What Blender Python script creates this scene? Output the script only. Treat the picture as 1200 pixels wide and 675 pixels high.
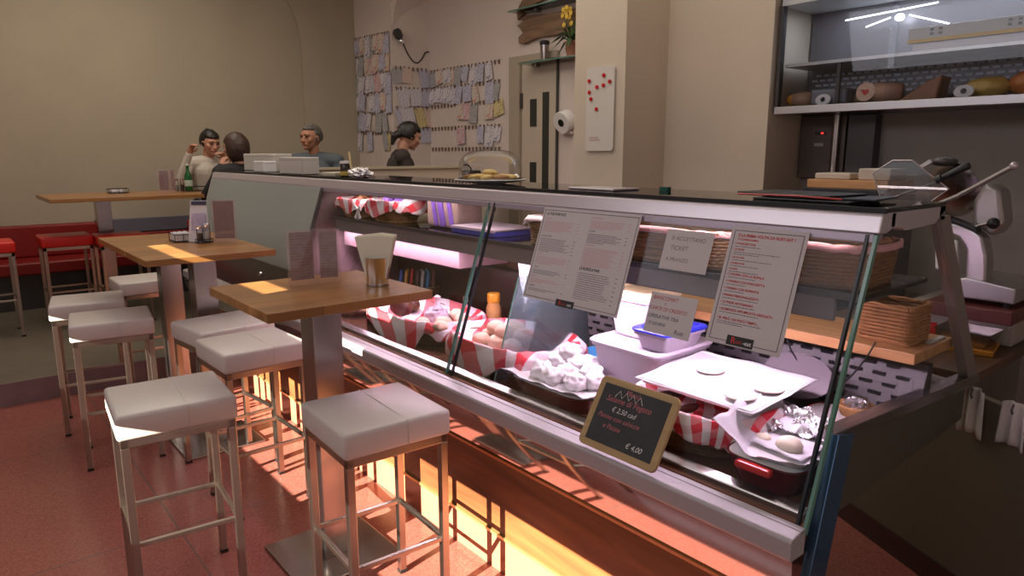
import bpy, bmesh, math, random
from math import sin, cos, pi, radians as R
from mathutils import Vector, Matrix, Euler, Quaternion
from mathutils import noise as MN
random.seed(7)
sc = bpy.context.scene
for o in list(bpy.data.objects): bpy.data.objects.remove(o)
COL = sc.collection

# ---------------------------------------------------------------- camera, light, exposure
cam = bpy.data.cameras.new('camera'); camo = bpy.data.objects.new('camera', cam); COL.objects.link(camo)
cam.sensor_width = 36; cam.lens = 816/1200*36; cam.clip_start = .02; cam.clip_end = 60
th = math.atan(157.5/816); yw = R(50.3)
Fv = Vector((cos(yw)*cos(th), sin(yw)*cos(th), -sin(th)))
camo.location = (0, 0, 1.65); camo.rotation_euler = Fv.to_track_quat('-Z', 'Y').to_euler()
sc.camera = camo
sc.view_settings.view_transform = 'Standard'; sc.view_settings.look = 'None'
sc.view_settings.exposure = 0.08; sc.view_settings.gamma = 1; sc.view_settings.use_curve_mapping = False
w = bpy.data.worlds.new('world'); sc.world = w; w.use_nodes = True
w.node_tree.nodes['Background'].inputs[0].default_value = (.75, .85, 1, 1)
w.node_tree.nodes['Background'].inputs[1].default_value = .6
sc.cycles.max_bounces = 8; sc.cycles.transparent_max_bounces = 24; sc.cycles.sample_clamp_indirect = 4
sc.cycles.caustics_reflective = False; sc.cycles.caustics_refractive = False
def light(name, kind, loc, d, energy, col, **k):
    l = bpy.data.lights.new(name, kind); l.energy = energy; l.color = col
    for a, b in k.items(): setattr(l, a, b)
    o = bpy.data.objects.new(name, l); COL.objects.link(o); o.location = loc
    o.rotation_euler = Vector(d).to_track_quat('-Z', 'Y').to_euler()
    if name in ('case_tube_light', 'case_top_light', 'wall_case_light'):     # long axis runs along the case
        z_ = -Vector(d).normalized(); y_ = Vector((0,1,0)); x_ = y_.cross(z_); o.rotation_euler = Matrix((x_, y_, z_)).transposed().to_euler()
    return o
light('sun', 'SUN', (-3, 2, 5), (1, .2, -.4), 34, (1, .90, .74), angle=.003)
light('left_fill_light', 'AREA', (-1.5, 2.3, 3.0), (1, 0, -.35), 38, (.95, .93, 1), shape='RECTANGLE', size=4.4, size_y=.9)  # added fill in front of solid wall, no window at this height
light('front_fill_light', 'AREA', (1.2, -1.4, 1.4), (.12, 1, -.05), 11, (1, .9, .92), shape='RECTANGLE', size=2.6, size_y=2.2)  # added fill behind the camera, the wall there has no door
light('overhead_fill_light', 'AREA', (3.0, 3.6, 3.85), (0, 0, -1), 54, (1, .90, .76), shape='RECTANGLE', size=3, size_y=3)  # added overhead fill to lift the right walls, no fitting there
light('seating_fill_light', 'AREA', (1.4, 6.6, 3.85), (0, 0, -1), 46, (1, .88, .74), shape='RECTANGLE', size=2, size_y=2)  # added overhead fill to lift the back wall and seats
light('case_tube_light', 'AREA', (1.90, 2.42, 1.18), (.25, 0, -1), 21, (1, .71, .95), shape='RECTANGLE', size=.05, size_y=3.1)
light('case_top_light', 'AREA', (1.92, 2.42, 1.435), (.35, 0, -1), 5, (1, .84, .86), shape='RECTANGLE', size=.05, size_y=3.1)
light('wall_case_light', 'AREA', (4.14, 1.6, 2.48), (.1, 0, -1), 3.0, (.8, .86, 1), shape='RECTANGLE', size=.1, size_y=1.2)

# ---------------------------------------------------------------- materials
MATS = {}
def nodes(name):
    m = bpy.data.materials.new(name); m.use_nodes = True; nt = m.node_tree
    return m, nt, nt.nodes['Principled BSDF']
def mat(name, col, rough=.5, metal=0, emis=0, var=0, scale=8, bump=0, bscale=40, spec=.5, trans=0, sheen=0, coat=0):
    if name in MATS: return MATS[name]
    m, nt, b = nodes(name); N = nt.nodes; L = nt.links
    b.inputs['Base Color'].default_value = (*col, 1); b.inputs['Roughness'].default_value = rough
    b.inputs['Metallic'].default_value = metal; b.inputs['Specular IOR Level'].default_value = spec
    if coat: b.inputs['Coat Weight'].default_value = coat; b.inputs['Coat Roughness'].default_value = .1
    if sheen: b.inputs['Sheen Weight'].default_value = sheen
    if trans: b.inputs['Transmission Weight'].default_value = trans
    if emis: b.inputs['Emission Color'].default_value = (*col, 1); b.inputs['Emission Strength'].default_value = emis
    tc = N.new('ShaderNodeTexCoord')
    if var:
        n = N.new('ShaderNodeTexNoise'); n.inputs['Scale'].default_value = scale; n.inputs['Detail'].default_value = 6
        r = N.new('ShaderNodeValToRGB'); r.color_ramp.elements[0].position = .3; r.color_ramp.elements[1].position = .7
        r.color_ramp.elements[0].color = (*[c*(1-var) for c in col], 1)
        r.color_ramp.elements[1].color = (*[min(1, c*(1+var)) for c in col], 1)
        L.new(tc.outputs['Object'], n.inputs['Vector']); L.new(n.outputs['Fac'], r.inputs[0]); L.new(r.outputs[0], b.inputs['Base Color'])
    if bump:
        n2 = N.new('ShaderNodeTexNoise'); n2.inputs['Scale'].default_value = bscale; n2.inputs['Detail'].default_value = 5
        bp = N.new('ShaderNodeBump'); bp.inputs['Strength'].default_value = bump; bp.inputs['Distance'].default_value = .01
        L.new(tc.outputs['Object'], n2.inputs['Vector']); L.new(n2.outputs['Fac'], bp.inputs['Height']); L.new(bp.outputs[0], b.inputs['Normal'])
    MATS[name] = m; return m
def wood(name, c1, c2, axis=0, scale=6, rough=.35, strips=0):
    m, nt, b = nodes(name); N = nt.nodes; L = nt.links
    tc = N.new('ShaderNodeTexCoord'); mp = N.new('ShaderNodeMapping'); s = [9, 9, 9]; s[axis] = .9
    mp.inputs['Scale'].default_value = s
    n = N.new('ShaderNodeTexNoise'); n.inputs['Scale'].default_value = scale/3; n.inputs['Detail'].default_value = 8; n.inputs['Distortion'].default_value = .8
    r = N.new('ShaderNodeValToRGB'); r.color_ramp.elements[0].position = .3; r.color_ramp.elements[1].position = .72
    r.color_ramp.elements[0].color = (*c1, 1); r.color_ramp.elements[1].color = (*c2, 1)
    L.new(tc.outputs['Object'], mp.inputs[0]); L.new(mp.outputs[0], n.inputs['Vector']); L.new(n.outputs['Fac'], r.inputs[0])
    out = r.outputs[0]
    if strips:   # glued staves
        br = N.new('ShaderNodeTexBrick'); br.inputs['Scale'].default_value = 1; br.offset = .37
        br.inputs['Brick Width'].default_value = .34; br.inputs['Row Height'].default_value = .043; br.inputs['Mortar Size'].default_value = .0008
        br.inputs['Color1'].default_value = (.75, .75, .75, 1); br.inputs['Color2'].default_value = (1.1, 1.1, 1.1, 1); br.inputs['Mortar'].default_value = (.5, .5, .5, 1)
        mx = N.new('ShaderNodeMix'); mx.data_type = 'RGBA'; mx.blend_type = 'MULTIPLY'; mx.inputs[0].default_value = 1
        L.new(tc.outputs['Object'], br.inputs['Vector']); L.new(out, mx.inputs[6]); L.new(br.outputs['Color'], mx.inputs[7]); out = mx.outputs[2]
    L.new(out, b.inputs['Base Color']); b.inputs['Roughness'].default_value = rough
    MATS[name] = m; return m
def glass(name, tint=(1, 1, 1), refl=1.0, ior=1.45, rough=0.0, haze=0, hazecol=(.8, .8, .8)):
    m, nt, b = nodes(name); N = nt.nodes; L = nt.links
    N.remove(b); out = N['Material Output']
    t = N.new('ShaderNodeBsdfTransparent'); t.inputs[0].default_value = (*tint, 1)
    g = N.new('ShaderNodeBsdfGlossy'); g.inputs['Roughness'].default_value = rough
    f = N.new('ShaderNodeFresnel'); f.inputs[0].default_value = ior
    mu = N.new('ShaderNodeMath'); mu.operation = 'MULTIPLY'; mu.inputs[1].default_value = refl; mu.use_clamp = True
    mx = N.new('ShaderNodeMixShader'); L.new(f.outputs[0], mu.inputs[0]); L.new(mu.outputs[0], mx.inputs[0])
    src = t.outputs[0]
    if haze:
        d = N.new('ShaderNodeBsdfDiffuse'); d.inputs[0].default_value = (*hazecol, 1)
        m2 = N.new('ShaderNodeMixShader'); m2.inputs[0].default_value = haze
        L.new(src, m2.inputs[1]); L.new(d.outputs[0], m2.inputs[2]); src = m2.outputs[0]
    L.new(src, mx.inputs[1]); L.new(g.outputs[0], mx.inputs[2]); L.new(mx.outputs[0], out.inputs[0])
    MATS[name] = m; return m
def gingham(name, n=9, red=(.72, .02, .04), rot=62):
    m, nt, b = nodes(name); N = nt.nodes; L = nt.links
    uv = N.new('ShaderNodeTexCoord'); sp = N.new('ShaderNodeSeparateXYZ'); L.new(uv.outputs['UV'], sp.inputs[0])
    vr = N.new('ShaderNodeVectorRotate'); vr.rotation_type = 'Z_AXIS'; vr.inputs['Angle'].default_value = R(rot); L.new(uv.outputs['UV'], vr.inputs[0]); L.new(vr.outputs[0], sp.inputs[0])
    outs = []
    for k in (0, 1):
        a = N.new('ShaderNodeMath'); a.operation = 'MULTIPLY'; a.inputs[1].default_value = n if k == 0 else n*.8
        c = N.new('ShaderNodeMath'); c.operation = 'FRACT'; d = N.new('ShaderNodeMath'); d.operation = 'GREATER_THAN'; d.inputs[1].default_value = .5
        L.new(sp.outputs[k], a.inputs[0]); L.new(a.outputs[0], c.inputs[0]); L.new(c.outputs[0], d.inputs[0]); outs.append(d)
    s = N.new('ShaderNodeMath'); s.operation = 'MULTIPLY'; s.inputs[1].default_value = .78; L.new(outs[0].outputs[0], s.inputs[0])
    s2 = N.new('ShaderNodeMath'); s2.operation = 'MULTIPLY_ADD'; s2.inputs[1].default_value = .2; L.new(outs[1].outputs[0], s2.inputs[0]); L.new(s.outputs[0], s2.inputs[2])
    r = N.new('ShaderNodeValToRGB'); r.color_ramp.elements[0].color = (.85, .78, .8, 1); r.color_ramp.elements[1].color = (*red, 1)
    L.new(s2.outputs[0], r.inputs[0]); L.new(r.outputs[0], b.inputs['Base Color']); b.inputs['Roughness'].default_value = .8
    MATS[name] = m; return m
def terrazzo():
    m, nt, b = nodes('terrazzo'); N = nt.nodes; L = nt.links
    tc = N.new('ShaderNodeTexCoord')
    v = N.new('ShaderNodeTexVoronoi'); v.inputs['Scale'].default_value = 110
    n = N.new('ShaderNodeTexNoise'); n.inputs['Scale'].default_value = 130; n.inputs['Detail'].default_value = 4
    L.new(tc.outputs['Object'], v.inputs['Vector']); L.new(tc.outputs['Object'], n.inputs['Vector'])
    r = N.new('ShaderNodeValToRGB'); E = r.color_ramp.elements
    E[0].position = .28; E[0].color = (.26, .072, .056, 1); E[1].position = .72; E[1].color = (.42, .145, .112, 1)
    L.new(n.outputs['Fac'], r.inputs[0])
    r2 = N.new('ShaderNodeValToRGB'); r2.color_ramp.elements[0].position = .08; r2.color_ramp.elements[1].position = .3
    r2.color_ramp.elements[0].color = (.7, .62, .6, 1); r2.color_ramp.elements[1].color = (1, 1, 1, 1)
    L.new(v.outputs['Distance'], r2.inputs[0])
    mx = N.new('ShaderNodeMix'); mx.data_type = 'RGBA'; mx.blend_type = 'MULTIPLY'; mx.inputs[0].default_value = .8
    L.new(r.outputs[0], mx.inputs[6]); L.new(r2.outputs[0], mx.inputs[7])
    # tile joints
    sp = N.new('ShaderNodeSeparateXYZ'); L.new(tc.outputs['Object'], sp.inputs[0]); fs = []
    for k, off in ((0, .225), (1, .9)):
        a = N.new('ShaderNodeMath'); a.operation = 'SUBTRACT'; a.inputs[1].default_value = off - 13.5
        d = N.new('ShaderNodeMath'); d.operation = 'DIVIDE'; d.inputs[1].default_value = 1.35
        f = N.new('ShaderNodeMath'); f.operation = 'FRACT'; g = N.new('ShaderNodeMath'); g.operation = 'LESS_THAN'; g.inputs[1].default_value = .0045
        L.new(sp.outputs[k], a.inputs[0]); L.new(a.outputs[0], d.inputs[0]); L.new(d.outputs[0], f.inputs[0]); L.new(f.outputs[0], g.inputs[0]); fs.append(g)
    mxm = N.new('ShaderNodeMath'); mxm.operation = 'MAXIMUM'; L.new(fs[0].outputs[0], mxm.inputs[0]); L.new(fs[1].outputs[0], mxm.inputs[1])
    m2 = N.new('ShaderNodeMix'); m2.data_type = 'RGBA'; m2.inputs[7].default_value = (.16, .11, .09, 1)
    L.new(mxm.outputs[0], m2.inputs[0]); L.new(mx.outputs[2], m2.inputs[6]); L.new(m2.outputs[2], b.inputs['Base Color'])
    b.inputs['Roughness'].default_value = .22; b.inputs['Specular IOR Level'].default_value = .6
    MATS['terrazzo'] = m; return m
def sketch(name, base, ink, scale=16, thr=.54):
    m, nt, b = nodes(name); N = nt.nodes; L = nt.links
    tc = N.new('ShaderNodeTexCoord'); wv = N.new('ShaderNodeTexWave'); wv.inputs['Scale'].default_value = scale
    wv.inputs['Distortion'].default_value = 14; wv.inputs['Detail'].default_value = 3
    L.new(tc.outputs['Object'], wv.inputs['Vector'])
    r = N.new('ShaderNodeValToRGB'); r.color_ramp.interpolation = 'CONSTANT'
    r.color_ramp.elements[0].color = (*base, 1); r.color_ramp.elements[1].position = thr; r.color_ramp.elements[1].color = (*ink, 1)
    e = r.color_ramp.elements.new(min(.98, thr+.2)); e.color = (*base, 1)
    L.new(wv.outputs['Fac'], r.inputs[0]); L.new(r.outputs[0], b.inputs['Base Color']); b.inputs['Roughness'].default_value = .8
    MATS[name] = m; return m

M_wallL = mat('wall_plaster_beige', (.42, .36, .27), .75, var=.05, scale=1.5, bump=.05, bscale=60)
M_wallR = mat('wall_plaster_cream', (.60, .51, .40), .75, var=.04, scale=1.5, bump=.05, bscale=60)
M_wallP = mat('wall_plaster_pale', (.70, .60, .55), .75, var=.04, scale=1.5, bump=.05, bscale=60)
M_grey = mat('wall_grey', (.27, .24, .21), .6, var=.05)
M_ceil = mat('ceiling_white', (.7, .66, .6), .8, var=.02)
M_floor = terrazzo()
M_plat = mat('platform_stone', (.15, .13, .095), .45, var=.12, scale=5)
M_riser = mat('riser_tile', (.22, .15, .16), .3, var=.1)
M_table = wood('oiled_oak_staves', (.27, .115, .03), (.46, .22, .075), 0, 6, .28, 1)
M_fascia = wood('walnut_panel', (.12, .038, .016), (.28, .10, .034), 1, 5, .3)
M_board = wood('beech_board', (.5, .24, .09), (.72, .4, .17), 1, 6, .4)
M_dwood = wood('dark_counter_wood', (.07, .035, .02), (.14, .075, .04), 0, 5, .4)
M_drift = wood('driftwood', (.15, .085, .05), (.36, .22, .13), 1, 5, .7)
M_steel = mat('brushed_steel', (.40, .37, .36), .24, 1, bump=.02, bscale=120)
M_mirror = mat('polished_steel', (.72, .70, .70), .07, 1)
M_chrome = mat('chrome', (.8, .8, .82), .1, 1)
M_legs = mat('satin_steel_tube', (.42, .36, .31), .28, 1)
M_alu = mat('lavender_grey_aluminium', (.66, .60, .64), .3, .55)
M_bump = mat('grey_bumper_plastic', (.38, .35, .36), .35)
M_blue = mat('blue_steel_post', (.10, .20, .34), .22, .7)
M_white = mat('white_leather', (.62, .56, .52), .34, bump=.06, bscale=25, spec=.6)
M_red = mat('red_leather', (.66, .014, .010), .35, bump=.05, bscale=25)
M_dark = mat('black_plastic', (.012, .012, .014), .35)
M_dgrey = mat('dark_grey_metal', (.07, .065, .065), .35, .3)
M_greyp = mat('grey_shelf_panel', (.20, .18, .18), .35, .2)
M_paper = mat('paper', (.56, .52, .52), .7)
M_papw = mat('white_paper', (.68, .65, .70), .7, bump=.1, bscale=12)
M_black = mat('black_ink', (.02, .02, .022), .7)
M_ink = mat('grey_ink', (.16, .14, .15), .8)
M_redink = mat('red_ink', (.50, .03, .03), .7)
M_pinkink = mat('faded_red_ink', (.55, .28, .28), .8)
M_blueink = mat('dark_blue_ink', (.05, .05, .10), .8)
M_glass = glass('case_glass', (.975, .985, .98), .14)
M_glasst = glass('dark_top_glass', (.30, .34, .33), 1.3)
M_frost = glass('frosted_end_glass', (.35, .38, .36), .6, haze=.8, hazecol=(.40, .43, .40))
M_clear = glass('clear_plastic', (.96, .96, .96), .9)
M_fridgeglass = glass('wall_case_glass', (.92, .93, .95), .5)
M_edge = mat('green_glass_edge', (.12, .26, .20), .15)
M_gold = mat('brass_trim', (.75, .60, .28), .25, .8)
M_plinth = mat('plinth_tile', (.36, .15, .09), .18, var=.06, scale=3)
M_cw = mat('white_ceramic', (.82, .80, .80), .2)
M_redc = mat('red_ceramic', (.55, .02, .02), .18)
M_dredc = mat('dark_red_ceramic', (.13, .01, .015), .18)
M_foil = mat('aluminium_foil', (.85, .83, .86), .18, 1, bump=1.0, bscale=55)
M_ging = gingham('red_checked_cloth', 9)
M_ging2 = gingham('red_checked_cloth_wide', 5.5, rot=62)
M_wick = mat('golden_wicker', (.42, .20, .07), .6, var=.25, scale=30)
M_wickd = mat('brown_wicker', (.24, .11, .045), .6, var=.25, scale=30)
M_bread = mat('pale_bread', (.70, .48, .34), .7, var=.15, scale=14, bump=.2, bscale=30)
M_crust = mat('brown_crust', (.075, .022, .013), .6, var=.3, scale=20, bump=.3, bscale=30)
M_mer = mat('meringue', (.85, .80, .82), .7, bump=.25, bscale=25)
M_dough = mat('cream_dough', (.85, .74, .58), .6, var=.05)
M_frostpl = mat('milky_plastic', (.66, .56, .68), .3, trans=.15)
M_cream = mat('cream_lid', (.85, .70, .38), .35)
M_bluel = mat('blue_lid', (.03, .04, .62), .3)
M_cyan = mat('sky_blue_plastic', (.10, .42, .75), .35)
M_violet = mat('violet_wrap', (.18, .08, .42), .35, var=.3, scale=20)
M_pinkbox = mat('pale_pink_carton', (.17, .105, .11), .6)
M_chalk = mat('chalkboard_slate', (.025, .028, .03), .7, var=.2, scale=10)
M_frame = wood('pale_frame_wood', (.32, .21, .08), (.46, .31, .13), 0, 6, .5)
M_chalkw = mat('chalk_white', (.62, .62, .60), .9)
M_chalkr = mat('chalk_pink', (.45, .13, .15), .9)
M_skin = mat('skin', (.52, .27, .18), .5, spec=.3)
M_skin2 = mat('skin_tanned', (.42, .20, .12), .5, spec=.3)
M_hairb = mat('hair_black', (.012, .009, .008), .45)
M_hairbr = mat('hair_brown', (.045, .02, .013), .5)
M_hairg = mat('hair_grey', (.10, .085, .075), .6, var=.4, scale=30)
M_navy = mat('seat_blue_grey', (.13, .13, .17), .6)
M_acry = glass('clear_acrylic', (.95, .90, .90), .8, haze=.16, hazecol=(.7, .55, .55))
M_salt = mat('salt', (.8, .78, .74), .8); M_pepper = mat('pepper', (.1, .06, .04), .8)
M_green = glass('green_bottle_glass', (.10, .5, .16), 1.2, haze=.25, hazecol=(.05, .35, .10))
M_leaf = mat('leaf_green', (.05, .10, .03), .5, var=.3); M_yel = mat('yellow_petal', (.75, .48, .06), .6)
M_orange = mat('orange_cap', (.9, .38, .03), .4); M_amber = mat('amber_jar', (.75, .38, .14), .35)

# ---------------------------------------------------------------- mesh helpers
class MB:
    def __init__(s): s.bm = bmesh.new(); s.uv = s.bm.loops.layers.uv.new('UVMap')
    def add(s, vs, fs, uvs=None):
        v = [s.bm.verts.new(p) for p in vs]
        for f in fs:
            try: face = s.bm.faces.new([v[i] for i in f])
            except ValueError: continue
            if uvs:
                for l, i in zip(face.loops, f): l[s.uv].uv = uvs[i]
        return v
    def box(s, a, b, rot=None, piv=None):
        x0, y0, z0 = a; x1, y1, z1 = b
        vs = [Vector(p) for p in ((x0,y0,z0),(x1,y0,z0),(x1,y1,z0),(x0,y1,z0),(x0,y0,z1),(x1,y0,z1),(x1,y1,z1),(x0,y1,z1))]
        if rot is not None:
            pv = Vector(piv) if piv else (vs[0]+vs[6])/2
            vs = [rot @ (v-pv) + pv for v in vs]
        s.add(vs, [(0,3,2,1),(4,5,6,7),(0,1,5,4),(1,2,6,5),(2,3,7,6),(3,0,4,7)]); return s
    def prism(s, pts, off):     # pts planar list of 3d, extruded by vector off
        n = len(pts); off = Vector(off); vs = [Vector(p) for p in pts]; vs += [v+off for v in vs]
        s.add(vs, [tuple(reversed(range(n))), tuple(range(n, 2*n))] + [(i, (i+1)%n, n+(i+1)%n, n+i) for i in range(n)]); return s
    def tube(s, pts, r, seg=8, closed=False):
        pts = [Vector(p) for p in pts]; n = len(pts); rr = r if isinstance(r, (list, tuple)) else [r]*n
        rings = []; ref = None
        for i, p in enumerate(pts):
            if closed: t = pts[(i+1)%n]-pts[i-1]
            else: t = pts[min(i+1, n-1)]-pts[max(i-1, 0)]
            t = t.normalized() if t.length else Vector((0,0,1))
            if ref is None: ref = Vector((0,0,1)) if abs(t.z) < .9 else Vector((1,0,0))
            a = (ref-t*ref.dot(t))
            a = a.normalized() if a.length > 1e-5 else t.orthogonal().normalized()
            ref = a; b = t.cross(a)
            rings.append([s.bm.verts.new(p+(a*cos(2*pi*k/seg)+b*sin(2*pi*k/seg))*rr[i]) for k in range(seg)])
        m = n if closed else n-1
        for i in range(m):
            A, B = rings[i], rings[(i+1)%n]
            for k in range(seg):
                try: s.bm.faces.new((A[k], A[(k+1)%seg], B[(k+1)%seg], B[k]))
                except ValueError: pass
        if not closed:
            s.bm.faces.new(list(reversed(rings[0]))); s.bm.faces.new(rings[-1])
        return s
    def lathe(s, prof, c=(0,0,0), seg=28, sx=1, sy=1, M=None):
        c = Vector(c); rings = []
        for r, z in prof:
            ring = []
            for k in range(seg):
                v = Vector((max(r, 1e-4)*cos(2*pi*k/seg)*sx, max(r, 1e-4)*sin(2*pi*k/seg)*sy, z))
                if M: v = M @ v
                ring.append(s.bm.verts.new(v+c))
            rings.append(ring)
        for A, B in zip(rings, rings[1:]):
            for k in range(seg): s.bm.faces.new((A[k], A[(k+1)%seg], B[(k+1)%seg], B[k]))
        s.bm.faces.new(list(reversed(rings[0]))); s.bm.faces.new(rings[-1]); return s
    def ball(s, c, r, M=None, u=16, v=10, f=None):
        rx, ry, rz = r if isinstance(r, (list, tuple)) else (r, r, r); c = Vector(c); vs = []; fs = []
        for i in range(v+1):
            for j in range(u):
                a = pi*i/v; b = 2*pi*j/u; d = Vector((sin(a)*cos(b), sin(a)*sin(b), cos(a)))
                if i in (0, v): d = Vector((0, 0, cos(a)))
                k = f(d) if f else 1
                p = Vector((d.x*rx*k, d.y*ry*k, d.z*rz*k))
                if M: p = M @ p
                vs.append(p+c)
        for i in range(v):
            for j in range(u): fs.append((i*u+j, (i+1)*u+j, (i+1)*u+(j+1)%u, i*u+(j+1)%u))
        s.add(vs, fs); bmesh.ops.remove_doubles(s.bm, verts=s.bm.verts[-len(vs):] if False else s.bm.verts[:], dist=1e-6) if len(s.bm.verts) < 3000 else None
        return s
    def cap(s, a, b, ra, rb, seg=12):     # capsule with two radii
        a, b = Vector(a), Vector(b); t = (b-a); L = t.length or 1e-4; t = t/L
        pts, rs = [], []
        for k in range(5): q = k/4*pi/2; pts.append(a - t*ra*cos(q)); rs.append(max(ra*sin(q), .0008))
        for k in range(5): q = pi/2*(1-k/4); pts.append(b + t*rb*cos(q)); rs.append(max(rb*sin(q), .0008))
        s.tube(pts, rs, seg); return s
    def sheet(s, fn, nu, nv, thick=0):
        vs = []; uvs = []
        for i in range(nu+1):
            for j in range(nv+1): vs.append(fn(i/nu, j/nv)); uvs.append((i/nu, j/nv))
        fs = [(i*(nv+1)+j, (i+1)*(nv+1)+j, (i+1)*(nv+1)+j+1, i*(nv+1)+j+1) for i in range(nu) for j in range(nv)]
        s.add(vs, fs, uvs); return s
def world_loc(p):
    v = Vector((0,0,0))
    while p is not None: v += p.location; p = p.parent
    return v
def obj(name, mb, m, parent=None, bevel=0, smooth=False, solid=0, sub=0, local=False):
    bm = mb.bm; bmesh.ops.recalc_face_normals(bm, faces=bm.faces[:]) if not solid else None
    me = bpy.data.meshes.new(name)
    org = Vector((0,0,0))
    if parent is None and not local:
        xs = [v.co for v in bm.verts]
        org = Vector(((min(v.x for v in xs)+max(v.x for v in xs))/2, (min(v.y for v in xs)+max(v.y for v in xs))/2, min(v.z for v in xs)))
    elif parent is not None and not local: org = world_loc(parent)
    if org.length: bmesh.ops.translate(bm, verts=bm.verts[:], vec=-org)
    bm.to_mesh(me); bm.free()
    me.materials.append(m)
    if smooth:
        for p in me.polygons: p.use_smooth = True
        if smooth != 2: me.set_sharp_from_angle(angle=R(42))
    o = bpy.data.objects.new(name, me); COL.objects.link(o)
    if parent is None: o.location = org if not local else (0,0,0)
    else: o.parent = parent
    if solid:
        md = o.modifiers.new('thickness', 'SOLIDIFY'); md.thickness = solid
    if bevel:
        md = o.modifiers.new('bevel', 'BEVEL'); md.width = bevel; md.segments = 3; md.limit_method = 'ANGLE'
    if sub:
        md = o.modifiers.new('subsurf', 'SUBSURF'); md.levels = sub; md.render_levels = sub
    return o
def thing(name, label, cat, loc=(0,0,0), rz=0, group=None):
    o = bpy.data.objects.new(name, None); COL.objects.link(o); o.location = loc; o.rotation_euler = (0, 0, rz); o.empty_display_size = .1
    o['label'] = label; o['category'] = cat
    if group: o['group'] = group
    return o
def tag(o, label, cat, group=None):
    o['label'] = label; o['category'] = cat
    if group: o['group'] = group
    return o
def struct(o): o['kind'] = 'structure'; return o
def dup(root, loc, rz=0, label=None, group=None):
    r = root.copy(); COL.objects.link(r); r.location = loc; r.rotation_euler = (0, 0, rz)
    if label: r['label'] = label
    if group: r['group'] = group
    def rec(src, dst):
        for ch in list(src.children):
            if ch.parent is not src: continue
            c = ch.copy(); COL.objects.link(c); c.parent = dst; rec(ch, c)
    rec(root, r); return r
def text(body, size, m, parent, x, y, z=.0012, name='lettering', align='LEFT', shear=0, bold=0, sx=1):
    cu = bpy.data.curves.new('t', 'FONT'); cu.body = body; cu.size = size; cu.align_x = align; cu.shear = shear; cu.offset = bold
    to = bpy.data.objects.new('t', cu); COL.objects.link(to)
    dg = bpy.context.evaluated_depsgraph_get(); dg.update()
    me = bpy.data.meshes.new_from_object(to.evaluated_get(dg)); bpy.data.objects.remove(to)
    for v in me.vertices: v.co = Vector((v.co.x*sx + x, v.co.y + y, v.co.z + z))
    me.materials.clear(); me.materials.append(m)
    o = bpy.data.objects.new(name, me); COL.objects.link(o); o.parent = parent; return o
def noise3(p, s=1.0): return MN.noise(Vector(p)*s)

# ---------------------------------------------------------------- the room
struct(obj('floor', MB().box((-1.7, -1.6, -.12), (5.3, 8.8, 0)), M_floor))
pm = MB(); pm.prism([(-1.6,5.53,0), (1.56,5.53,0), (1.56,6.32,0), (2.9,6.32,0), (2.9,5.46,0), (5.0,5.46,0), (5.0,8.6,0), (-1.6,8.6,0)], (0,0,.158))
plat = struct(obj('trim_1', pm, M_plat))
struct(obj('trim_2', MB().box((-1.6, 5.515, 0), (1.56, 5.53, .158)), M_riser))
struct(obj('ceiling', MB().box((-1.7, -1.6, 3.9), (5.3, 8.8, 4.0)), M_ceil))
struct(obj('wall_back', MB().box((-1.7, 8.6, 0), (5.3, 8.8, 3.9)), M_wallL))
struct(obj('wall_front', MB().box((-1.7, -1.6, 0), (5.3, -1.5, 3.9)), M_wallR))
# unseen shop-front wall; its opening and narrow slots are shaped to throw the sun patches
sf = MB()
for q in ((-1.6,8.8,0,1.12), (-1.6,.35,1.12,3.9), (4.3,8.8,1.12,3.9), (.35,4.3,1.561,1.932), (.35,2.36,1.932,1.982), (2.66,4.3,1.932,1.982), (.35,4.3,1.982,2.140), (.35,2.07,2.140,2.188), (3.88,4.3,2.140,2.188), (.35,4.3,2.188,3.9)): sf.box((-1.62,q[0],q[2]), (-1.6,q[1],q[3]))
struct(obj('wall_left', sf, M_wallR))
struct(obj('window_1', MB().box((-1.613,.35,1.12), (-1.610,4.3,1.561)), M_glass))  # unseen pane across the opening shaped for the sun
# stepped wall on the staff side
def wallseg(n, a, b, m): return struct(obj('wall_right' if n == 0 else 'wall_right_%d' % n, MB().box(a, b), m))
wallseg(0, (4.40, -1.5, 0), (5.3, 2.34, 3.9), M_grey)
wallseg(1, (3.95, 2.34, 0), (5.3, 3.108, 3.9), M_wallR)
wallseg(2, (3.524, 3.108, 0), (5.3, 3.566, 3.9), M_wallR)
wallseg(3, (5.0, 3.566, 0), (5.3, 7.65, 3.9), M_wallP)
wallseg(4, (4.47, 7.65, 0), (5.3, 8.6, 3.9), M_wallP)
# vault ribs springing from the corner pier and from the back wall
def rib(name, base, d, side, m, rad=1.3, wd=.16):
    mb = MB(); base = Vector(base); d = Vector(d).normalized(); side = Vector(side); n = 14; A = []; B = []
    for i in range(n+1):
        a = pi/2*i/n
        A.append(base + d*rad*(1-cos(a)) + Vector((0,0,rad*sin(a))))
        B.append(base + d*(rad*(1-cos(a))-.09) + Vector((0,0,rad*sin(a)-.0)))
    for i in range(n):
        vs = [A[i], A[i+1], B[i+1], B[i]]; vs = vs + [v+side*wd for v in vs]
        mb.add(vs, [(0,1,2,3), (7,6,5,4), (0,4,5,1), (1,5,6,2), (2,6,7,3), (3,7,4,0)])
    return struct(obj(name, mb, m))
rib('trim_3', (4.50, 7.648, 3.08), (.25, -1, 0), (.75, .15, 0), M_wallP, .85, .5)
pts = [(3.74,8.56,0), (3.74,8.56,2.95)] + [(3.74-.9*(1-cos(R(a))), 8.56, 2.95+.95*sin(R(a))) for a in range(10, 91, 8)] + [(4.47,8.56,3.9), (4.47,8.56,0)]
struct(obj('trim_4', MB().prism(pts, (0,.05,0)), M_wallL, bevel=.02))
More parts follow.
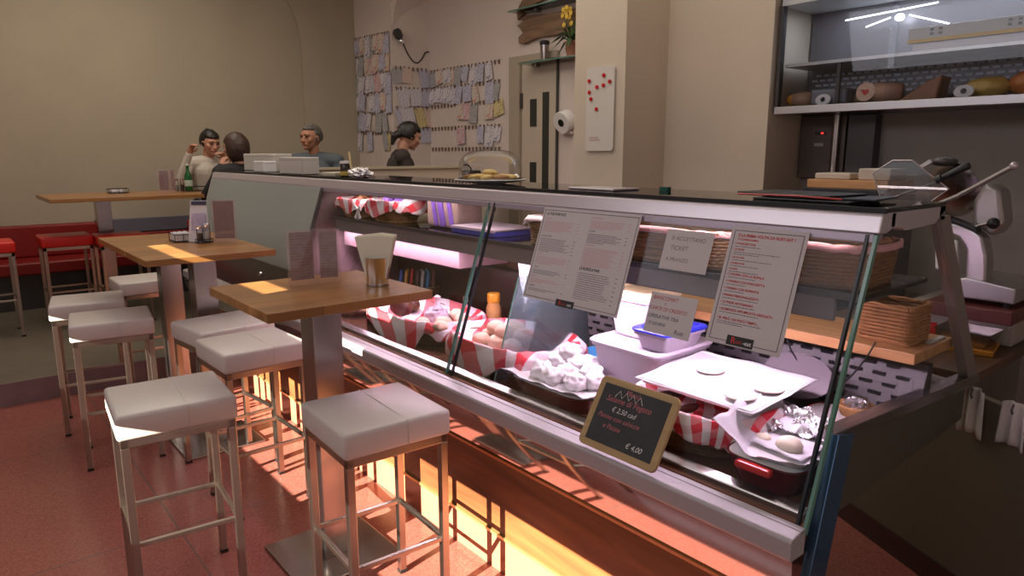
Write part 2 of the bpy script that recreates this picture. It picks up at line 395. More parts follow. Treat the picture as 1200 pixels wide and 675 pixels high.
# bench plinth strip along back wall
struct(obj('baseboard_back', MB().box((1.32,8.52,.81), (3.6,8.6,.95)), M_navy))

# door in the pale wall
dr = MB(); dr.box((4.985,5.301,.158), (4.999,5.839,2.59)); door = struct(obj('door_1', dr, mat('door_paint', (.55,.47,.38), .5)))
fr = MB(); fr.box((4.95,5.85,.158), (5.0,6.02,2.66)); fr.box((4.95,5.27,2.59), (5.0,5.849,2.66))
struct(obj('trim_5', fr, mat('door_frame_paint', (.42,.35,.27), .5), bevel=.006))
for (y0, y1, z0, z1) in ((5.60,5.70,1.93,2.21), (5.41,5.505,1.2,2.27), (5.60,5.70,1.3,1.56)):
    g = obj('door_pane', MB().box((4.978,y0,z0), (4.986,y1,z1)), mat('dark_pane', (.03,.035,.03), .15), door)
obj('hinge', MB().box((4.965,5.82,2.12), (4.99,5.87,2.28)), M_dgrey, door)
obj('door_gap_strip', MB().box((4.975,5.275,.2), (4.99,5.30,2.6)), M_dgrey, door)

# low partition in front of the seated woman
pt = MB(); pt.box((2.45,5.38,0), (3.85,5.42,1.52)); part = obj('partition_panel', pt, M_wallR)
tag(part, 'low beige partition behind the counter, in front of the black-haired seated woman', 'partition')
obj('cap', MB().box((2.43,5.36,1.52), (3.87,5.44,1.54)), mat('partition_cap', (.50,.44,.32), .5), part)

# ---------------------------------------------------------------- display counter
Y0, Y1, YS = .765, 6.2, 4.04
def gx(z): return 1.59 + (z-.68)*.3377
case = thing('display_counter', 'long deli display counter with slanted glass front and wood fascia', 'display counter', (1.59, Y0, 0))
def ext(pts, y0, y1): mb = MB(); mb.prism([(x, y0, z) for x, z in pts], (0, y1-y0, 0)); return mb
obj('plinth', ext([(1.582,0), (1.582,.150), (1.66,.150), (1.66,0)], Y0, 5.9), M_plinth, case)
obj('brass_trim', ext([(1.576,.150), (1.572,.166), (1.66,.166), (1.66,.150)], Y0, 5.9), M_gold, case)
obj('wood_fascia', ext([(1.582,.166), (1.58,.478), (1.63,.478), (1.63,.166)], Y0, 5.9), M_fascia, case)
obj('fascia_edging', ext([(1.574,.478), (1.572,.490), (1.63,.490), (1.63,.478)], Y0, 5.9), mat('orange_wood_edge', (.62,.22,.07), .3), case)
obj('steel_skirt', ext([(1.592,.490), (1.575,.50), (1.545,.60), (1.542,.652), (1.62,.652), (1.64,.49)], Y0, 6.1), M_mirror, case, smooth=True)
obj('bumper', ext([(1.535,.650), (1.530,.658), (1.530,.704), (1.537,.712), (1.60,.722), (1.60,.650)], Y0, 6.1), M_bump, case, bevel=.003)
obj('bumper_highlight_rib', ext([(1.575,.7135), (1.578,.7205), (1.589,.7225), (1.589,.7135)], Y0, 6.1), M_bump, case)
obj('deck_rail', ext([(1.625,.715), (1.62,.742), (1.655,.752), (1.665,.735), (1.665,.715)], Y0+.02, YS), M_steel, case, bevel=.004)
dk = mat('deck_brown', (.20, .085, .05), .2, .2, var=.15, scale=3)
obj('deck', MB().box((1.60,Y0+.03,.712), (2.50,6.1,.725)), dk, case)
obj('tank_end', ext([(1.74,.70),(1.73,.91),(2.68,.87),(2.68,.74)], Y0+.004, Y0+.03), mat('tank_brown', (.075,.068,.048), .6), case)
# perforated rear panel with its slots
pp = MB(); pp.prism([(2.30,Y0+.03,.725), (2.40,Y0+.03,.985), (2.43,Y0+.03,.985), (2.43,Y0+.03,.725)], (0, 1.75, 0))
perf = obj('perforated_panel', pp, mat('panel_mauve', (.065,.055,.06), .4), case)
sl = MB(); dv = Vector((.10,0,.26)).normalized()
for r in range(6):
    for k in range(22):
        c = Vector((2.30,0,.725)) + dv*(.085+r*.033); y = .84 + k*.075 + (r % 2)*.037
        sl.box((c.x-.004, y, c.z-.006), (c.x+.003, y+.042, c.z+.006))
obj('slots', sl, M_dark, perf)
obj('rear_wall', ext([(2.36,.725),(2.36,.995),(2.40,.995),(2.40,.725)], Y0+1.79, YS), mat('rear_dark_red', (.05,.025,.028), .35), case)
# front glass panes
def pane(name, y0, y1, z0, z1, m, t=.005):
    mb = MB(); mb.prism([(gx(z0), y0, z0), (gx(z1), y0, z1), (gx(z1)+t, y0, z1), (gx(z0)+t, y0, z0)], (0, y1-y0, 0)); return obj(name, mb, m, case)
pane('front_glass', Y0+.004, 2.345, .70, 1.445, M_glass)
pane('front_glass', 2.375, YS-.01, .70, 1.445, M_glass)
pane('frosted_panel', YS+.01, Y1-.02, .935, 1.445, M_frost)
pane('service_panel', YS+.01, 6.08, .715, .93, mat('dark_steel_panel', (.13,.125,.13), .2, .8), .02)
for y in (4.62,): obj('lock_knob', MB().lathe([(.004,0), (.014,0), (.016,.012), (.008,.02), (.002,.022)], (gx(.86), y, .86), 12, M=Matrix.Rotation(-pi/2-.3, 3, 'Y')), M_chrome, case)
for y, mm, t in ((2.340,M_dark,.004), (2.376,M_edge,.006), (YS-.012,M_dgrey,.03), (Y0,M_edge,.009), (Y0+.022,M_dark,.008)):
    mb = MB(); mb.prism([(gx(.70)-.002,y,.70), (gx(1.445)-.002,y,1.445), (gx(1.445)+.014,y,1.445), (gx(.70)+.014,y,.70)], (0,t,0)); obj('glass_edge' if mm in (M_edge,M_dark) else 'mullion', mb, mm, case)
# top rail and top glass
obj('top_rail', ext([(1.853,1.448), (1.868,1.494), (1.885,1.501), (1.95,1.501), (1.95,1.460), (1.90,1.445)], Y0, Y1), M_alu, case, bevel=.004)
obj('rail_lip', ext([(1.846,1.424), (1.851,1.447), (1.905,1.445), (1.90,1.430)], Y0+.01, Y1), mat('rail_lip_mauve', (.40,.33,.40), .35, .4), case, bevel=.003)
tg = MB(); tg.prism([(1.885,Y0,1.501), (1.885,Y1,1.501), (2.29,Y1,1.501), (2.29,Y0,1.501)], (0,0,.010)); obj('top_glass', tg, M_glasst, case)
obj('top_glass_edge', MB().box((1.878,Y0-.002,1.4985), (1.888,Y1,1.512)), M_dark, case)
eb = MB(); eb.prism([(1.925,Y0,1.462), (1.925,Y0,1.499), (2.29,Y0,1.499), (2.29,Y0,1.488), (2.22,Y0,1.452), (2.02,Y0,1.446), (1.99,Y0,1.455)], (0,.03,0)); obj('end_bracket', eb, M_alu, case)
obj('top_back_beam', MB().box((2.25,Y0,1.46), (2.29,Y1,1.50)), M_greyp, case)
ep = MB(); ep.prism([(2.255,Y0,1.47), (2.33,Y0,1.47), (2.775,Y0,.88), (2.69,Y0,.88)], (0,.03,0)); obj('rear_end_post', ep, mat('grey_brown_post', (.30,.26,.23), .35, .4), case)
es = MB(); es.prism([(1.705,Y0-.005,.948), (1.722,Y0-.005,.915), (2.80,Y0-.005,.845), (2.78,Y0-.005,.885)], (0,.05,0)); obj('end_sill', es, mat('sill_steel', (.32,.29,.28), .25, .9), case, bevel=.003)
bp_ = MB(); bp_.prism([(1.709,Y0-.012,.946), (1.80,Y0-.012,.925), (1.60,Y0-.012,.12), (1.51,Y0-.012,.12), (1.615,Y0-.012,.582)], (0,.03,0)); obj('front_end_post', bp_, M_blue, case, bevel=.003)
eg = MB(); eg.prism([(1.735,Y0+.01,.93), (1.89,Y0+.01,1.45), (2.26,Y0+.01,1.45), (2.69,Y0+.01,.885)], (0,.005,0)); obj('end_glass', eg, M_glass, case)
# upper shelf
obj('shelf_glass', MB().box((1.885,Y0+.04,1.262), (2.33,YS-.05,1.275)), glass('shelf_dark_glass', (.25,.28,.28), 1.2), case)
obj('shelf_front_edge', MB().box((1.880,Y0+.04,1.258), (1.888,YS-.05,1.277)), M_dgrey, case)
obj('shelf_fascia', MB().box((1.90,Y0+.12,1.190), (1.915,YS-.05,1.256)), M_greyp, case)
obj('shelf_underside', MB().box((1.915,Y0+.12,1.215), (2.26,YS-.05,1.225)), M_dgrey, case)
for y in (2.36, YS-.08): obj('shelf_post', MB().box((2.30,y,.985), (2.33,y+.03,1.50)), M_dgrey, case)
obj('fluorescent_tube', MB().tube([(1.950,.95,1.203), (1.950,3.9,1.203)], .007, 10), mat('pink_tube', (1,.80,.94), .4, emis=5), case)
obj('rear_board', MB().box((2.30,Y0+.04,1.000), (2.62,2.55,1.036)), M_board, case, bevel=.003)
obj('rear_board', MB().box((2.32,2.60,1.000), (2.62,YS,1.036)), M_dgrey, case)
# inner end wall of the lit section and left end
obj('section_divider', ext([(1.64,.725), (1.86,1.44), (2.27,1.44), (2.50,.99), (2.50,.725)], YS, YS+.02), M_pinkbox, case)
obj('left_end_cheek', ext([(1.60,.66), (1.853,1.448), (1.868,1.497), (2.29,1.497), (2.6,.99), (2.6,.66)], Y1-.02, Y1+.012), M_alu, case)
for y in (2.2, 3.6, 5.8): obj('support_leg', MB().box((2.42,y,0), (2.46,y+.04,.60)), M_dgrey, case)
obj('evaporator_box', MB().box((1.95,2.755,1.096), (2.26,3.98,1.189)), M_pinkbox, case)
# inner glass divider with green edges
gd = thing('glass_divider', 'slanting clear glass divider with green edges standing in the display, behind the left menu board', 'divider', (1.95,2.16,.725))
dm = MB(); dm.prism([(1.70,2.16,.727), (1.83,2.16,1.15), (2.22,2.16,1.15), (2.26,2.16,.727)], (0,.006,0)); obj('pane', dm, glass('bluish_glass', (.72,.84,.86), 1.0, haze=.22, hazecol=(.35,.48,.50)), gd)
obj('edge', MB().tube([(1.70,2.163,.727), (1.83,2.163,1.15)], .004, 6), M_edge, gd)
obj('clamp', MB().box((2.0,2.13,.727), (2.05,2.19,.76)), M_dark, gd)

# ---------------------------------------------------------------- stools
def make_stool(name, leather, label, group):
    t = thing(name, label, 'stool', (0,0,0), 0, group)
    c = MB(); c.box((-.195,-.19,.70), (.195,.19,.79)); s = obj('seat', c, leather, t, bevel=.014, smooth=2, local=True)
    seam = MB(); seam.tube([(.03,-.192,.705), (.03,-.1925,.7885), (.03,0,.7915), (.03,.1925,.7885), (.03,.192,.705)], .0014, 5); obj('seam', seam, leather, s, local=True)
    f = MB()
    for a in ((-.185,-.18), (-.185,.155)): f.box((a[0],a[1],.672), (.185,a[1]+.025,.70))
    for x in (-.185, .16): f.box((x,-.18,.672), (x+.025,.18,.70))
    obj('seat_frame', f, M_legs, t, bevel=.002, local=True)
    for x in (-1, 1):
        for y in (-1, 1):
            l = MB(); cx, cy = x*.172, y*.167; l.box((cx-.0135,cy-.0135,.012), (cx+.0135,cy+.0135,.672)); lg = obj('leg', l, M_legs, t, bevel=.002, local=True)
            obj('foot_cap', MB().box((cx-.015,cy-.015,0), (cx+.015,cy+.015,.014)), M_dark, lg, local=True)
    for y in (-1, 1): obj('footrest', MB().box((-.16,y*.167-.008,.30), (.16,y*.167+.008,.316)), M_legs, t, bevel=.002, local=True)
    for x in (-1, 1): obj('footrest', MB().box((x*.172-.008,-.155,.30), (x*.172+.008,.155,.316)), M_legs, t, bevel=.002, local=True)
    return t
GW = 'white leather bar stools around the front tables'
ws = make_stool('bar_stool', M_white, 'white leather bar stool nearest the bottom left corner, seat in full view', GW)
ws.location = (.590, 2.690, 0); ws.rotation_euler.z = R(-5)
for x, y, a, l in ((1.10,2.075,-3,'white leather bar stool in the foreground beside the wood fascia, its top catching pink light'),
                   (1.08,3.225,2,'white leather bar stool in front of the near table, left of its post'),
                   (.675,4.22,-8,'white leather bar stool on the left whose front face overlaps another white seat behind it'),
                   (.66,4.83,-9,'white leather bar stool farthest left, partly hidden by the white stool in front of it'),
                   (1.10,3.70,7,'white leather bar stool tucked between the near table and the middle table'),
                   (1.10,5.40,0,'white leather bar stool behind the posts of the middle table')):
    dup(ws, (x,y,0), R(a), l)
rs = make_stool('bar_stool', M_red, 'red leather bar stool cut off by the left edge of the picture', 'red leather bar stools on the platform')
rs.location = (.29,7.08,.158)
for x, y, a, l in ((.87,7.24,0,'red leather bar stool on the platform, second from the left edge'),
                   (1.265,7.02,0,'red leather bar stool behind the corner of the middle table'),
                   (2.235,6.50,0,'red leather bar stool under the person in black'),
                   (2.30,7.86,0,'red leather bar stool under the woman in the white sweater'),
                   (3.02,6.70,0,'red leather bar stool under the grey-haired man'),
                   (3.53,6.04,0,'red leather bar stool under the black-haired woman')):
    dup(rs, (x,y,.158), R(a), l)

# ---------------------------------------------------------------- tables
def table(label, x0, x1, y0, y1, z, posts, zb=0, base=True):
    t = thing('bar_table', label, 'table', ((x0+x1)/2, (y0+y1)/2, zb))
    tp = MB(); tp.box((x0,y0,z-.034), (x1,y1,z)); obj('tabletop', tp, M_table, t, bevel=.003)
    for px, py in posts:
        a = MB(); a.box((px-.06,py-.06,zb+.012), (px+.06,py+.06,z-.036)); p = obj('post', a, M_steel, t, bevel=.004)
        obj('base_plate', MB().box((px-.215,py-.205,zb), (px+.215,py+.205,zb+.012)), M_steel, t, bevel=.003)
        obj('mounting_plate', MB().box((px-.17,py-.15,z-.042), (px+.17,py+.15,z-.034)), M_dgrey, t)
    return t
table('near wooden bar table with a steel post, holding a paper cup in a steel glass', .808, 1.456, 2.236, 2.857, 1.13, [(1.13,2.545)])
table('middle wooden bar table on two steel posts with condiment rack and menu', .778, 1.436, 3.775, 5.02, 1.13, [(1.12,4.06), (1.10,4.70)])
table('far long wooden bar table on the platform against the beige wall', .73, 2.75, 6.69, 7.56, 1.29, [(1.21,7.36), (2.50,7.15)], .158)
table('wooden bar table on the platform beside the grey-haired man', 3.28, 3.70, 6.75, 7.40, 1.29, [(3.5,7.1)], .158)

# red wall bench
b = thing('wall_bench', 'long red upholstered bench along the beige back wall', 'bench', (.0, 8.3, .158))
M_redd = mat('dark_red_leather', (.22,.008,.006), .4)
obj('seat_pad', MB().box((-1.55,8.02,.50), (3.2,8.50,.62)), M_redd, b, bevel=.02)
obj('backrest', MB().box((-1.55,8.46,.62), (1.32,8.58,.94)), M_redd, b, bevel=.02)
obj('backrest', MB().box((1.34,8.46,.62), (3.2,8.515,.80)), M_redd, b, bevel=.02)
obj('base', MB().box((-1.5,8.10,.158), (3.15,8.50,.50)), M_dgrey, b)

# ---------------------------------------------------------------- things on the tables
def menu_stand(label, pts, z0, h, front, back, group=None):     # folded acrylic card holder, pts = plan corners
    t = thing('menu_holder', label, 'menu', (pts[1][0], pts[1][1], z0))
    for i in range(len(pts)-1):
        (ax, ay), (bx, by) = pts[i], pts[i+1]; d = Vector((bx-ax, by-ay, 0)).normalized(); n = Vector((d.y, -d.x, 0))*.003
        mb = MB(); mb.prism([(ax,ay,z0), (bx,by,z0), (bx,by,z0+h), (ax,ay,z0+h)], n); p = obj('acrylic_leaf', mb, M_acry, t)
        if front and i in front:
            mb = MB(); q = n*-.5; e = d*.012
            mb.prism([Vector((ax,ay,z0+.02))+q+e, Vector((bx,by,z0+.02))+q-e, Vector((bx,by,z0+h-.01))+q-e, Vector((ax,ay,z0+h-.01))+q+e], n*-.2); obj('printed_sheet', mb, front[i], p)
    return t
pinkcard = mat('dusty_pink_card', (.40,.22,.22), .6)
def textcard(name, base, ink):
    m, nt, b = nodes(name); N = nt.nodes; L = nt.links
    tc = N.new('ShaderNodeTexCoord'); sp = N.new('ShaderNodeSeparateXYZ'); L.new(tc.outputs['Object'], sp.inputs[0])
    a = N.new('ShaderNodeMath'); a.operation = 'MULTIPLY'; a.inputs[1].default_value = 85; f = N.new('ShaderNodeMath'); f.operation = 'FRACT'
    g = N.new('ShaderNodeMath'); g.operation = 'GREATER_THAN'; g.inputs[1].default_value = .55
    L.new(sp.outputs[2], a.inputs[0]); L.new(a.outputs[0], f.inputs[0]); L.new(f.outputs[0], g.inputs[0])
    n = N.new('ShaderNodeTexNoise'); n.inputs['Scale'].default_value = 45; L.new(tc.outputs['Object'], n.inputs['Vector'])
    h = N.new('ShaderNodeMath'); h.operation = 'GREATER_THAN'; h.inputs[1].default_value = .47; L.new(n.outputs['Fac'], h.inputs[0])
    mu = N.new('ShaderNodeMath'); mu.operation = 'MULTIPLY'; L.new(g.outputs[0], mu.inputs[0]); L.new(h.outputs[0], mu.inputs[1])
    mx = N.new('ShaderNodeMix'); mx.data_type = 'RGBA'; mx.inputs[6].default_value = (*base, 1); mx.inputs[7].default_value = (*ink, 1)
    L.new(mu.outputs[0], mx.inputs[0]); L.new(mx.outputs[2], b.inputs['Base Color']); b.inputs['Roughness'].default_value = .6
    MATS[name] = m; return m
tcard = textcard('pink_text_card', (.60,.47,.47), (.44,.26,.26)); tcard2 = textcard('dark_text_card', (.34,.22,.20), (.27,.16,.15))
menu_stand('clear menu holder standing open on the near table beside the steel cup', [(1.058,2.67), (1.175,2.655), (1.268,2.632)], 1.131, .222, {0: tcard, 1: tcard}, None)
menu_stand('menu holder with dark reddish sheet on the middle table', [(1.272,4.33), (1.392,4.262)], 1.131, .252, {0: tcard2}, None)
menu_stand('small menu holder with reddish sheet on the far table', [(1.66,7.20), (1.76,7.18), (1.80,7.15)], 1.291, .21, {0: tcard2, 1: tcard}, None)
lf = thing('leaflet', 'white promotional leaflet with a dark heading leaning behind the shakers on the middle table', 'leaflet', (1.22,4.36,1.131))
lm = MB(); lm.prism([(1.160,4.43,1.132), (1.262,4.345,1.132), (1.262,4.375,1.375), (1.188,4.425,1.375)], (-.002,-.003,0)); obj('sheet', lm, M_papw, lf)
lm = MB(); lm.prism([(1.187,4.416,1.350), (1.260,4.366,1.350), (1.260,4.368,1.372), (1.190,4.416,1.372)], (-.002,-.003,0)); obj('heading_bar', lm, M_blueink, lf)
lm = MB(); lm.prism([(1.178,4.412,1.20), (1.245,4.36,1.20), (1.245,4.364,1.30), (1.184,4.410,1.30)], (-.002,-.003,0)); obj('photo_print', lm, mat('pale_violet_print', (.50,.44,.62), .5, var=.3, scale=12), lf)

def cup():
    c = (1.345, 2.468, 1.131)
    t = thing('steel_tumbler', 'steel tumbler on the near table packed with folded cream napkins', 'tumbler', c)
    mb = MB(); mb.lathe([(.042,0), (.044,.002), (.044,.006), (.054,.112), (.056,.114), (.054,.115), (.052,.113), (.042,.01)], c, 36); obj('cup_body', mb, M_chrome, t, smooth=True)
    obj('foot_ring', MB().lathe([(.042,-.0005), (.0465,0), (.0465,.006), (.042,.0065)], c, 36), M_steel, t, smooth=True)
    np_ = thing('napkin_stack', 'fan of folded cream paper napkins standing in the steel tumbler', 'napkins', (c[0],c[1],c[2]+.06))
    for k in range(7):
        q = (k-3)*.009; mb = MB(); d = Vector((.77,-.64,0)); n = Vector((.64,.77,0))
        pts = []
        for s_, h_ in ((-.040,.035), (.040,.035), (.078,.196+.004*(k % 2)), (.02,.202+.003*(k % 3)), (-.078,.196)):
            pts.append(Vector(c)+d*s_+n*(q*(1+h_*1.5))+Vector((0,0,h_)))
        mb.prism(pts, n*.007); obj('napkin', mb, mat('napkin_cream', (.72,.68,.54), .8), np_)
cup()
# condiment rack with shakers on the middle table
def shaker(x, y, z, m, lab, h=.10):
    t = thing('shaker', lab, 'shaker', (x,y,z))
    obj('glass_body', MB().lathe([(.017,0), (.019,.004), (.019,h*.72), (.015,h*.8)], (x,y,z), 18), M_clear, t, smooth=True)
    obj('filling', MB().lathe([(.014,.004), (.016,.006), (.016,h*.5), (.002,h*.52)], (x,y,z), 14), m, t, smooth=True)
    obj('cap', MB().lathe([(.019,h*.78), (.020,h*.8), (.019,h*.96), (.010,h), (.001,h)], (x,y,z), 18), M_chrome, t, smooth=True)
def rack(name, x0, x1, y0, y1, z, h, lab):
    t = thing(name, lab, 'rack', ((x0+x1)/2, (y0+y1)/2, z)); r = .0022
    for q in (.006, h): obj('wire_frame', MB().tube([(x0,y0,z+q), (x1,y0,z+q), (x1,y1,z+q), (x0,y1,z+q)], r, 6, True), M_dark, t)
    for x, y in ((x0,y0), (x1,y0), (x1,y1), (x0,y1), ((x0+x1)/2,y0), ((x0+x1)/2,y1)): obj('upright', MB().tube([(x,y,z), (x,y,z+h)], r, 6), M_dark, t)
    obj('tray_floor', MB().box((x0,y0,z+.003), (x1,y1,z+.006)), M_dark, t)
    return t
rack('sachet_rack', 1.085, 1.180, 4.43, 4.56, 1.131, .045, 'black wire rack of white sachets on the middle table')
for k in range(6): tag(obj('sugar_sachet', MB().box((1.092+k*.0145,4.435,1.139), (1.103+k*.0145,4.552,1.182+.003*(k % 2))), M_papw), 'white paper sachet standing in the black rack on the middle table', 'sachet', 'white sachets in the wire rack')
rack('cruet_rack', 1.176, 1.262, 4.30, 4.345, 1.131, .022, 'small black wire cruet stand with salt and pepper on the middle table')
shaker(1.197, 4.322, 1.139, M_pepper, 'glass pepper shaker with a chrome cap, left one in the cruet stand'); shaker(1.238, 4.322, 1.139, M_salt, 'glass salt shaker with a chrome cap, right one in the cruet stand', .11)
# far table
rack('cutlery_basket', 1.26, 1.42, 7.26, 7.36, 1.291, .042, 'black wire tray with a white packet at the left end of the far table')
tag(obj('napkin_packet', MB().box((1.285,7.275,1.299), (1.375,7.345,1.322)), M_papw, bevel=.004), 'white paper packet lying in the black tray on the far table', 'packet')
rack('cutlery_basket', 1.90, 2.10, 7.16, 7.26, 1.291, .045, 'black wire tray under the green bottle on the far table')
shaker(1.835, 7.25, 1.291, M_salt, 'small glass shaker beside the reddish menu on the far table', .13); shaker(1.872, 7.20, 1.291, M_pepper, 'small dark shaker next to the green bottle on the far table', .13)
gb = thing('water_bottle', 'green glass water bottle in front of the woman in white', 'bottle', (1.985,7.40,1.291))
obj('bottle_body', MB().lathe([(.034,0), (.037,.006), (.037,.12), (.030,.155), (.015,.19), (.013,.235), (.015,.24), (.015,.25), (.002,.25)], (1.985,7.40,1.291), 22), M_green, gb, smooth=True)
obj('bottle_label', MB().lathe([(.0375,.04), (.0378,.042), (.0378,.10), (.0375,.102)], (1.985,7.40,1.291), 22), mat('pale_label', (.5,.6,.5), .6), gb, smooth=True)
obj('cap', MB().lathe([(.015,.243), (.0165,.244), (.0165,.262), (.002,.264)], (1.985,7.40,1.291), 16), M_cw, gb)

# ---------------------------------------------------------------- things on the counter top
ZT = 1.5115
def napbox(lab, x0, x1, y0, y1, h, m=M_cw):
    t = thing('napkin_box', lab, 'box', ((x0+x1)/2, (y0+y1)/2, ZT))
    obj('shell', MB().box((x0,y0,ZT), (x1,y1,ZT+h)), m, t, bevel=.006)
    obj('lid_seam', MB().box((x0-.001,y0-.001,ZT+h*.82), (x1+.001,y1+.001,ZT+h*.84)), mat('seam_grey', (.35,.33,.31), .6), t)
mboxes = mat('box_offwhite', (.60,.56,.52), .6)
napbox('tall off-white box at the far end of the counter top, behind the others', 2.10, 2.24, 5.42, 6.12, .138, mboxes)
napbox('small white carton at the left of the counter top in front of the tall box', 1.96, 2.06, 5.29, 5.50, .082, M_cw)
napbox('wide off-white box on the counter top below the grey-haired man', 1.94, 2.06, 4.53, 4.93, .115, mboxes)
j = thing('spread_jar', 'dark jar with white lid and yellow base on the counter top beside crumpled foil', 'jar', (2.0,4.02,ZT))
obj('jar_body', MB().lathe([(.030,0), (.033,.004), (.033,.070), (.029,.078)], (2.0,4.02,ZT), 20), mat('jar_dark', (.04,.025,.02), .3), j, smooth=True)
obj('jar_label', MB().lathe([(.0335,.006), (.0338,.008), (.0338,.030), (.0335,.032)], (2.0,4.02,ZT), 20), mat('jar_yellow', (.60,.42,.08), .5), j, smooth=True)
obj('lid', MB().lathe([(.034,.078), (.035,.079), (.035,.094), (.002,.096)], (2.0,4.02,ZT), 20), M_cw, j, smooth=True)
def crumple(name, lab, c, r, m=M_foil, seed=0, cat='foil', group=None, amp=.35, sc_=3.0):
    def f(d): return 1 + amp*MN.noise(d*sc_ + Vector((seed*7.1, seed, 0))) + .5*amp*MN.noise(d*sc_*2.7 + Vector((seed, 3, 1)))
    mb = MB(); mb.ball(Vector(c)+Vector((0,0,r[2]*.8)), r, u=30, v=18, f=f)
    o = obj(name, mb, m, None, smooth=False if m is M_foil else 2); tag(o, lab, cat, group); return o
crumple('crumpled_foil', 'crumpled silver foil wrap with a wooden stirrer on the counter top', (2.0,3.83,ZT), (.055,.10,.030), seed=1)
st = MB(); st.prism([(1.985,3.93,ZT+.05), (1.988,3.915,ZT+.05), (1.985,3.93,ZT+.15), (1.982,3.945,ZT+.15)], (.004,.002,0)); tag(obj('wooden_stirrer', st, M_cream), 'pale wooden stirrer sticking up out of the foil', 'stirrer')
tag(obj('flat_tray', MB().box((1.97,1.78,ZT), (2.12,2.02,ZT+.008)), M_alu, bevel=.003), 'thin flat metal tray on the counter top right of the dome', 'tray')
tag(obj('paper_pad', MB().box((1.95,4.07,ZT), (2.12,4.26,ZT+.022)), mat('cream_pad', (.60,.55,.42), .7), bevel=.003), 'cream pad lying on the counter top between the wide box and the jar', 'pad')
# cake dome
c = Vector((2.05, 2.63, ZT))
cs = thing('cake_stand', 'white cake plate on the counter top under a clear dome', 'cake plate', c)
obj('plate', MB().lathe([(.06,0), (.10,.004), (.165,.014), (.172,.019), (.168,.021), (.10,.011), (.002,.009)], c, 48), M_cw, cs, smooth=True)
cd = thing('cake_dome', 'clear plastic dome covering yellow slices on the counter top', 'dome', c+Vector((0,0,.021)))
prof = [(.150,.0), (.1505,.05)] + [(.150*cos(a)**.6, .05+.085*sin(a)) for a in [R(k) for k in range(12, 90, 12)]] + [(.002,.136)]
mb = MB(); mb.lathe(prof, c+Vector((0,0,.022)), 56); obj('dome_shell', mb, glass('dome_plastic', (.97,.96,.95), .45), cd, smooth=2)
obj('rim', MB().tube([(c.x+.151*cos(a), c.y+.151*sin(a), c.z+.024) for a in [2*pi*k/48 for k in range(48)]], .003, 6, True), M_clear, cd)
yl = mat('yellow_pastry', (.80,.58,.20), .6, var=.2, scale=30); br_ = mat('toasted_pastry', (.45,.22,.06), .6, var=.2, scale=30)
for k in range(9):
    a = 2*pi*k/8*.98; rr = .085 if k < 8 else 0; p = c + Vector((rr*cos(a), rr*sin(a), .018 + (.022 if k == 8 else 0)))
    mb = MB(); M3 = Matrix.Rotation(a+.4, 3, 'Z') @ Matrix.Rotation(R(12), 3, 'X')
    mb.ball(p+Vector((0,0,.012)), (.048,.030,.013), M=M3, u=14, v=8); tag(obj('pastry_slice', mb, br_ if k in (3,6) else yl, smooth=2), 'toasted brown pastry slice under the clear dome' if k in (3,6) else 'yellow pastry slice under the clear dome', 'pastry', 'pastry slices under the dome')
# black menu folders and a small green block
fd = thing('menu_folder', 'black folded menu folders lying at the right end of the counter top', 'folder', (2.1,1.05,ZT))
for k, (x0, y0, x1, y1, a) in enumerate(((1.97,.90,2.17,1.20,0), (2.0,.86,2.2,1.16,.12), (1.99,.95,2.19,1.27,-.1))):
    mb = MB(); mb.box((x0,y0,ZT+k*.007), (x1,y1,ZT+.006+k*.007), Matrix.Rotation(a, 3, 'Z')); obj('cover', mb, M_dark, fd, bevel=.002)
obj('red_cord', MB().tube([(1.966,.92,ZT+.012), (1.962,1.05,ZT+.016), (1.968,1.25,ZT+.014)], .003, 6), M_redc, fd)
tag(obj('green_block', MB().box((2.14,1.66,ZT), (2.16,1.70,ZT+.014)), mat('dark_green', (.01,.10,.06), .4)), 'small dark green clip on the counter top in front of the cream wall', 'clip')

# ---------------------------------------------------------------- baskets, cloths, dishes in the display
def se(a, rx, ry, e=2.0):
    ca, sa = cos(a), sin(a); return rx*math.copysign(abs(ca)**(2/e), ca), ry*math.copysign(abs(sa)**(2/e), sa)
def basket(lab, c, rx, ry, h, flare=1.15, m=M_wick, e=2.6, rows=None, rz=0, open_=False, group=None):
    c = Vector(c); t = thing('wicker_basket', lab, 'basket', c, 0, group); rows = rows or max(4, int(h/.011)); K = 26; mb = MB(); Rz = Matrix.Rotation(rz, 3, 'Z')
    def P(a, k, q, off=0):
        s = 1-(1-1/flare)*(1-k); x, y = se(a, rx*s+off, ry*s+off, e); return c + Rz @ Vector((x, y, .004+q*h))
    for r in range(rows):
        k = (r+.5)/rows; pts = []
        for i in range(K*2):
            a = 2*pi*i/(K*2); pts.append(P(a, k, k, .0028*(1 if (i//1+r) % 2 == 0 else -1)))
        mb.tube(pts, h/rows*.46, 5, True)
    for i in range(K): a = 2*pi*(i+.25)/K; mb.tube([P(a, 0, 0), P(a, 1, 1)], .0026, 5)
    obj('weave', mb, m, t, smooth=2)
    mb = MB()
    for ph in (0, pi):
        mb.tube([P(2*pi*i/60, 1, 1, .0045*sin(i*1.2+ph)) + Vector((0,0,.0045*cos(i*1.2+ph))) for i in range(60)], .0048, 6, True)
    obj('braided_rim', mb, m, t, smooth=2)
    mb = MB(); mb.prism([P(2*pi*i/40, 0, 0) + Vector((0,0,-.004)) for i in range(40)], (0,0,.006)); obj('base', mb, m, t)
    return t
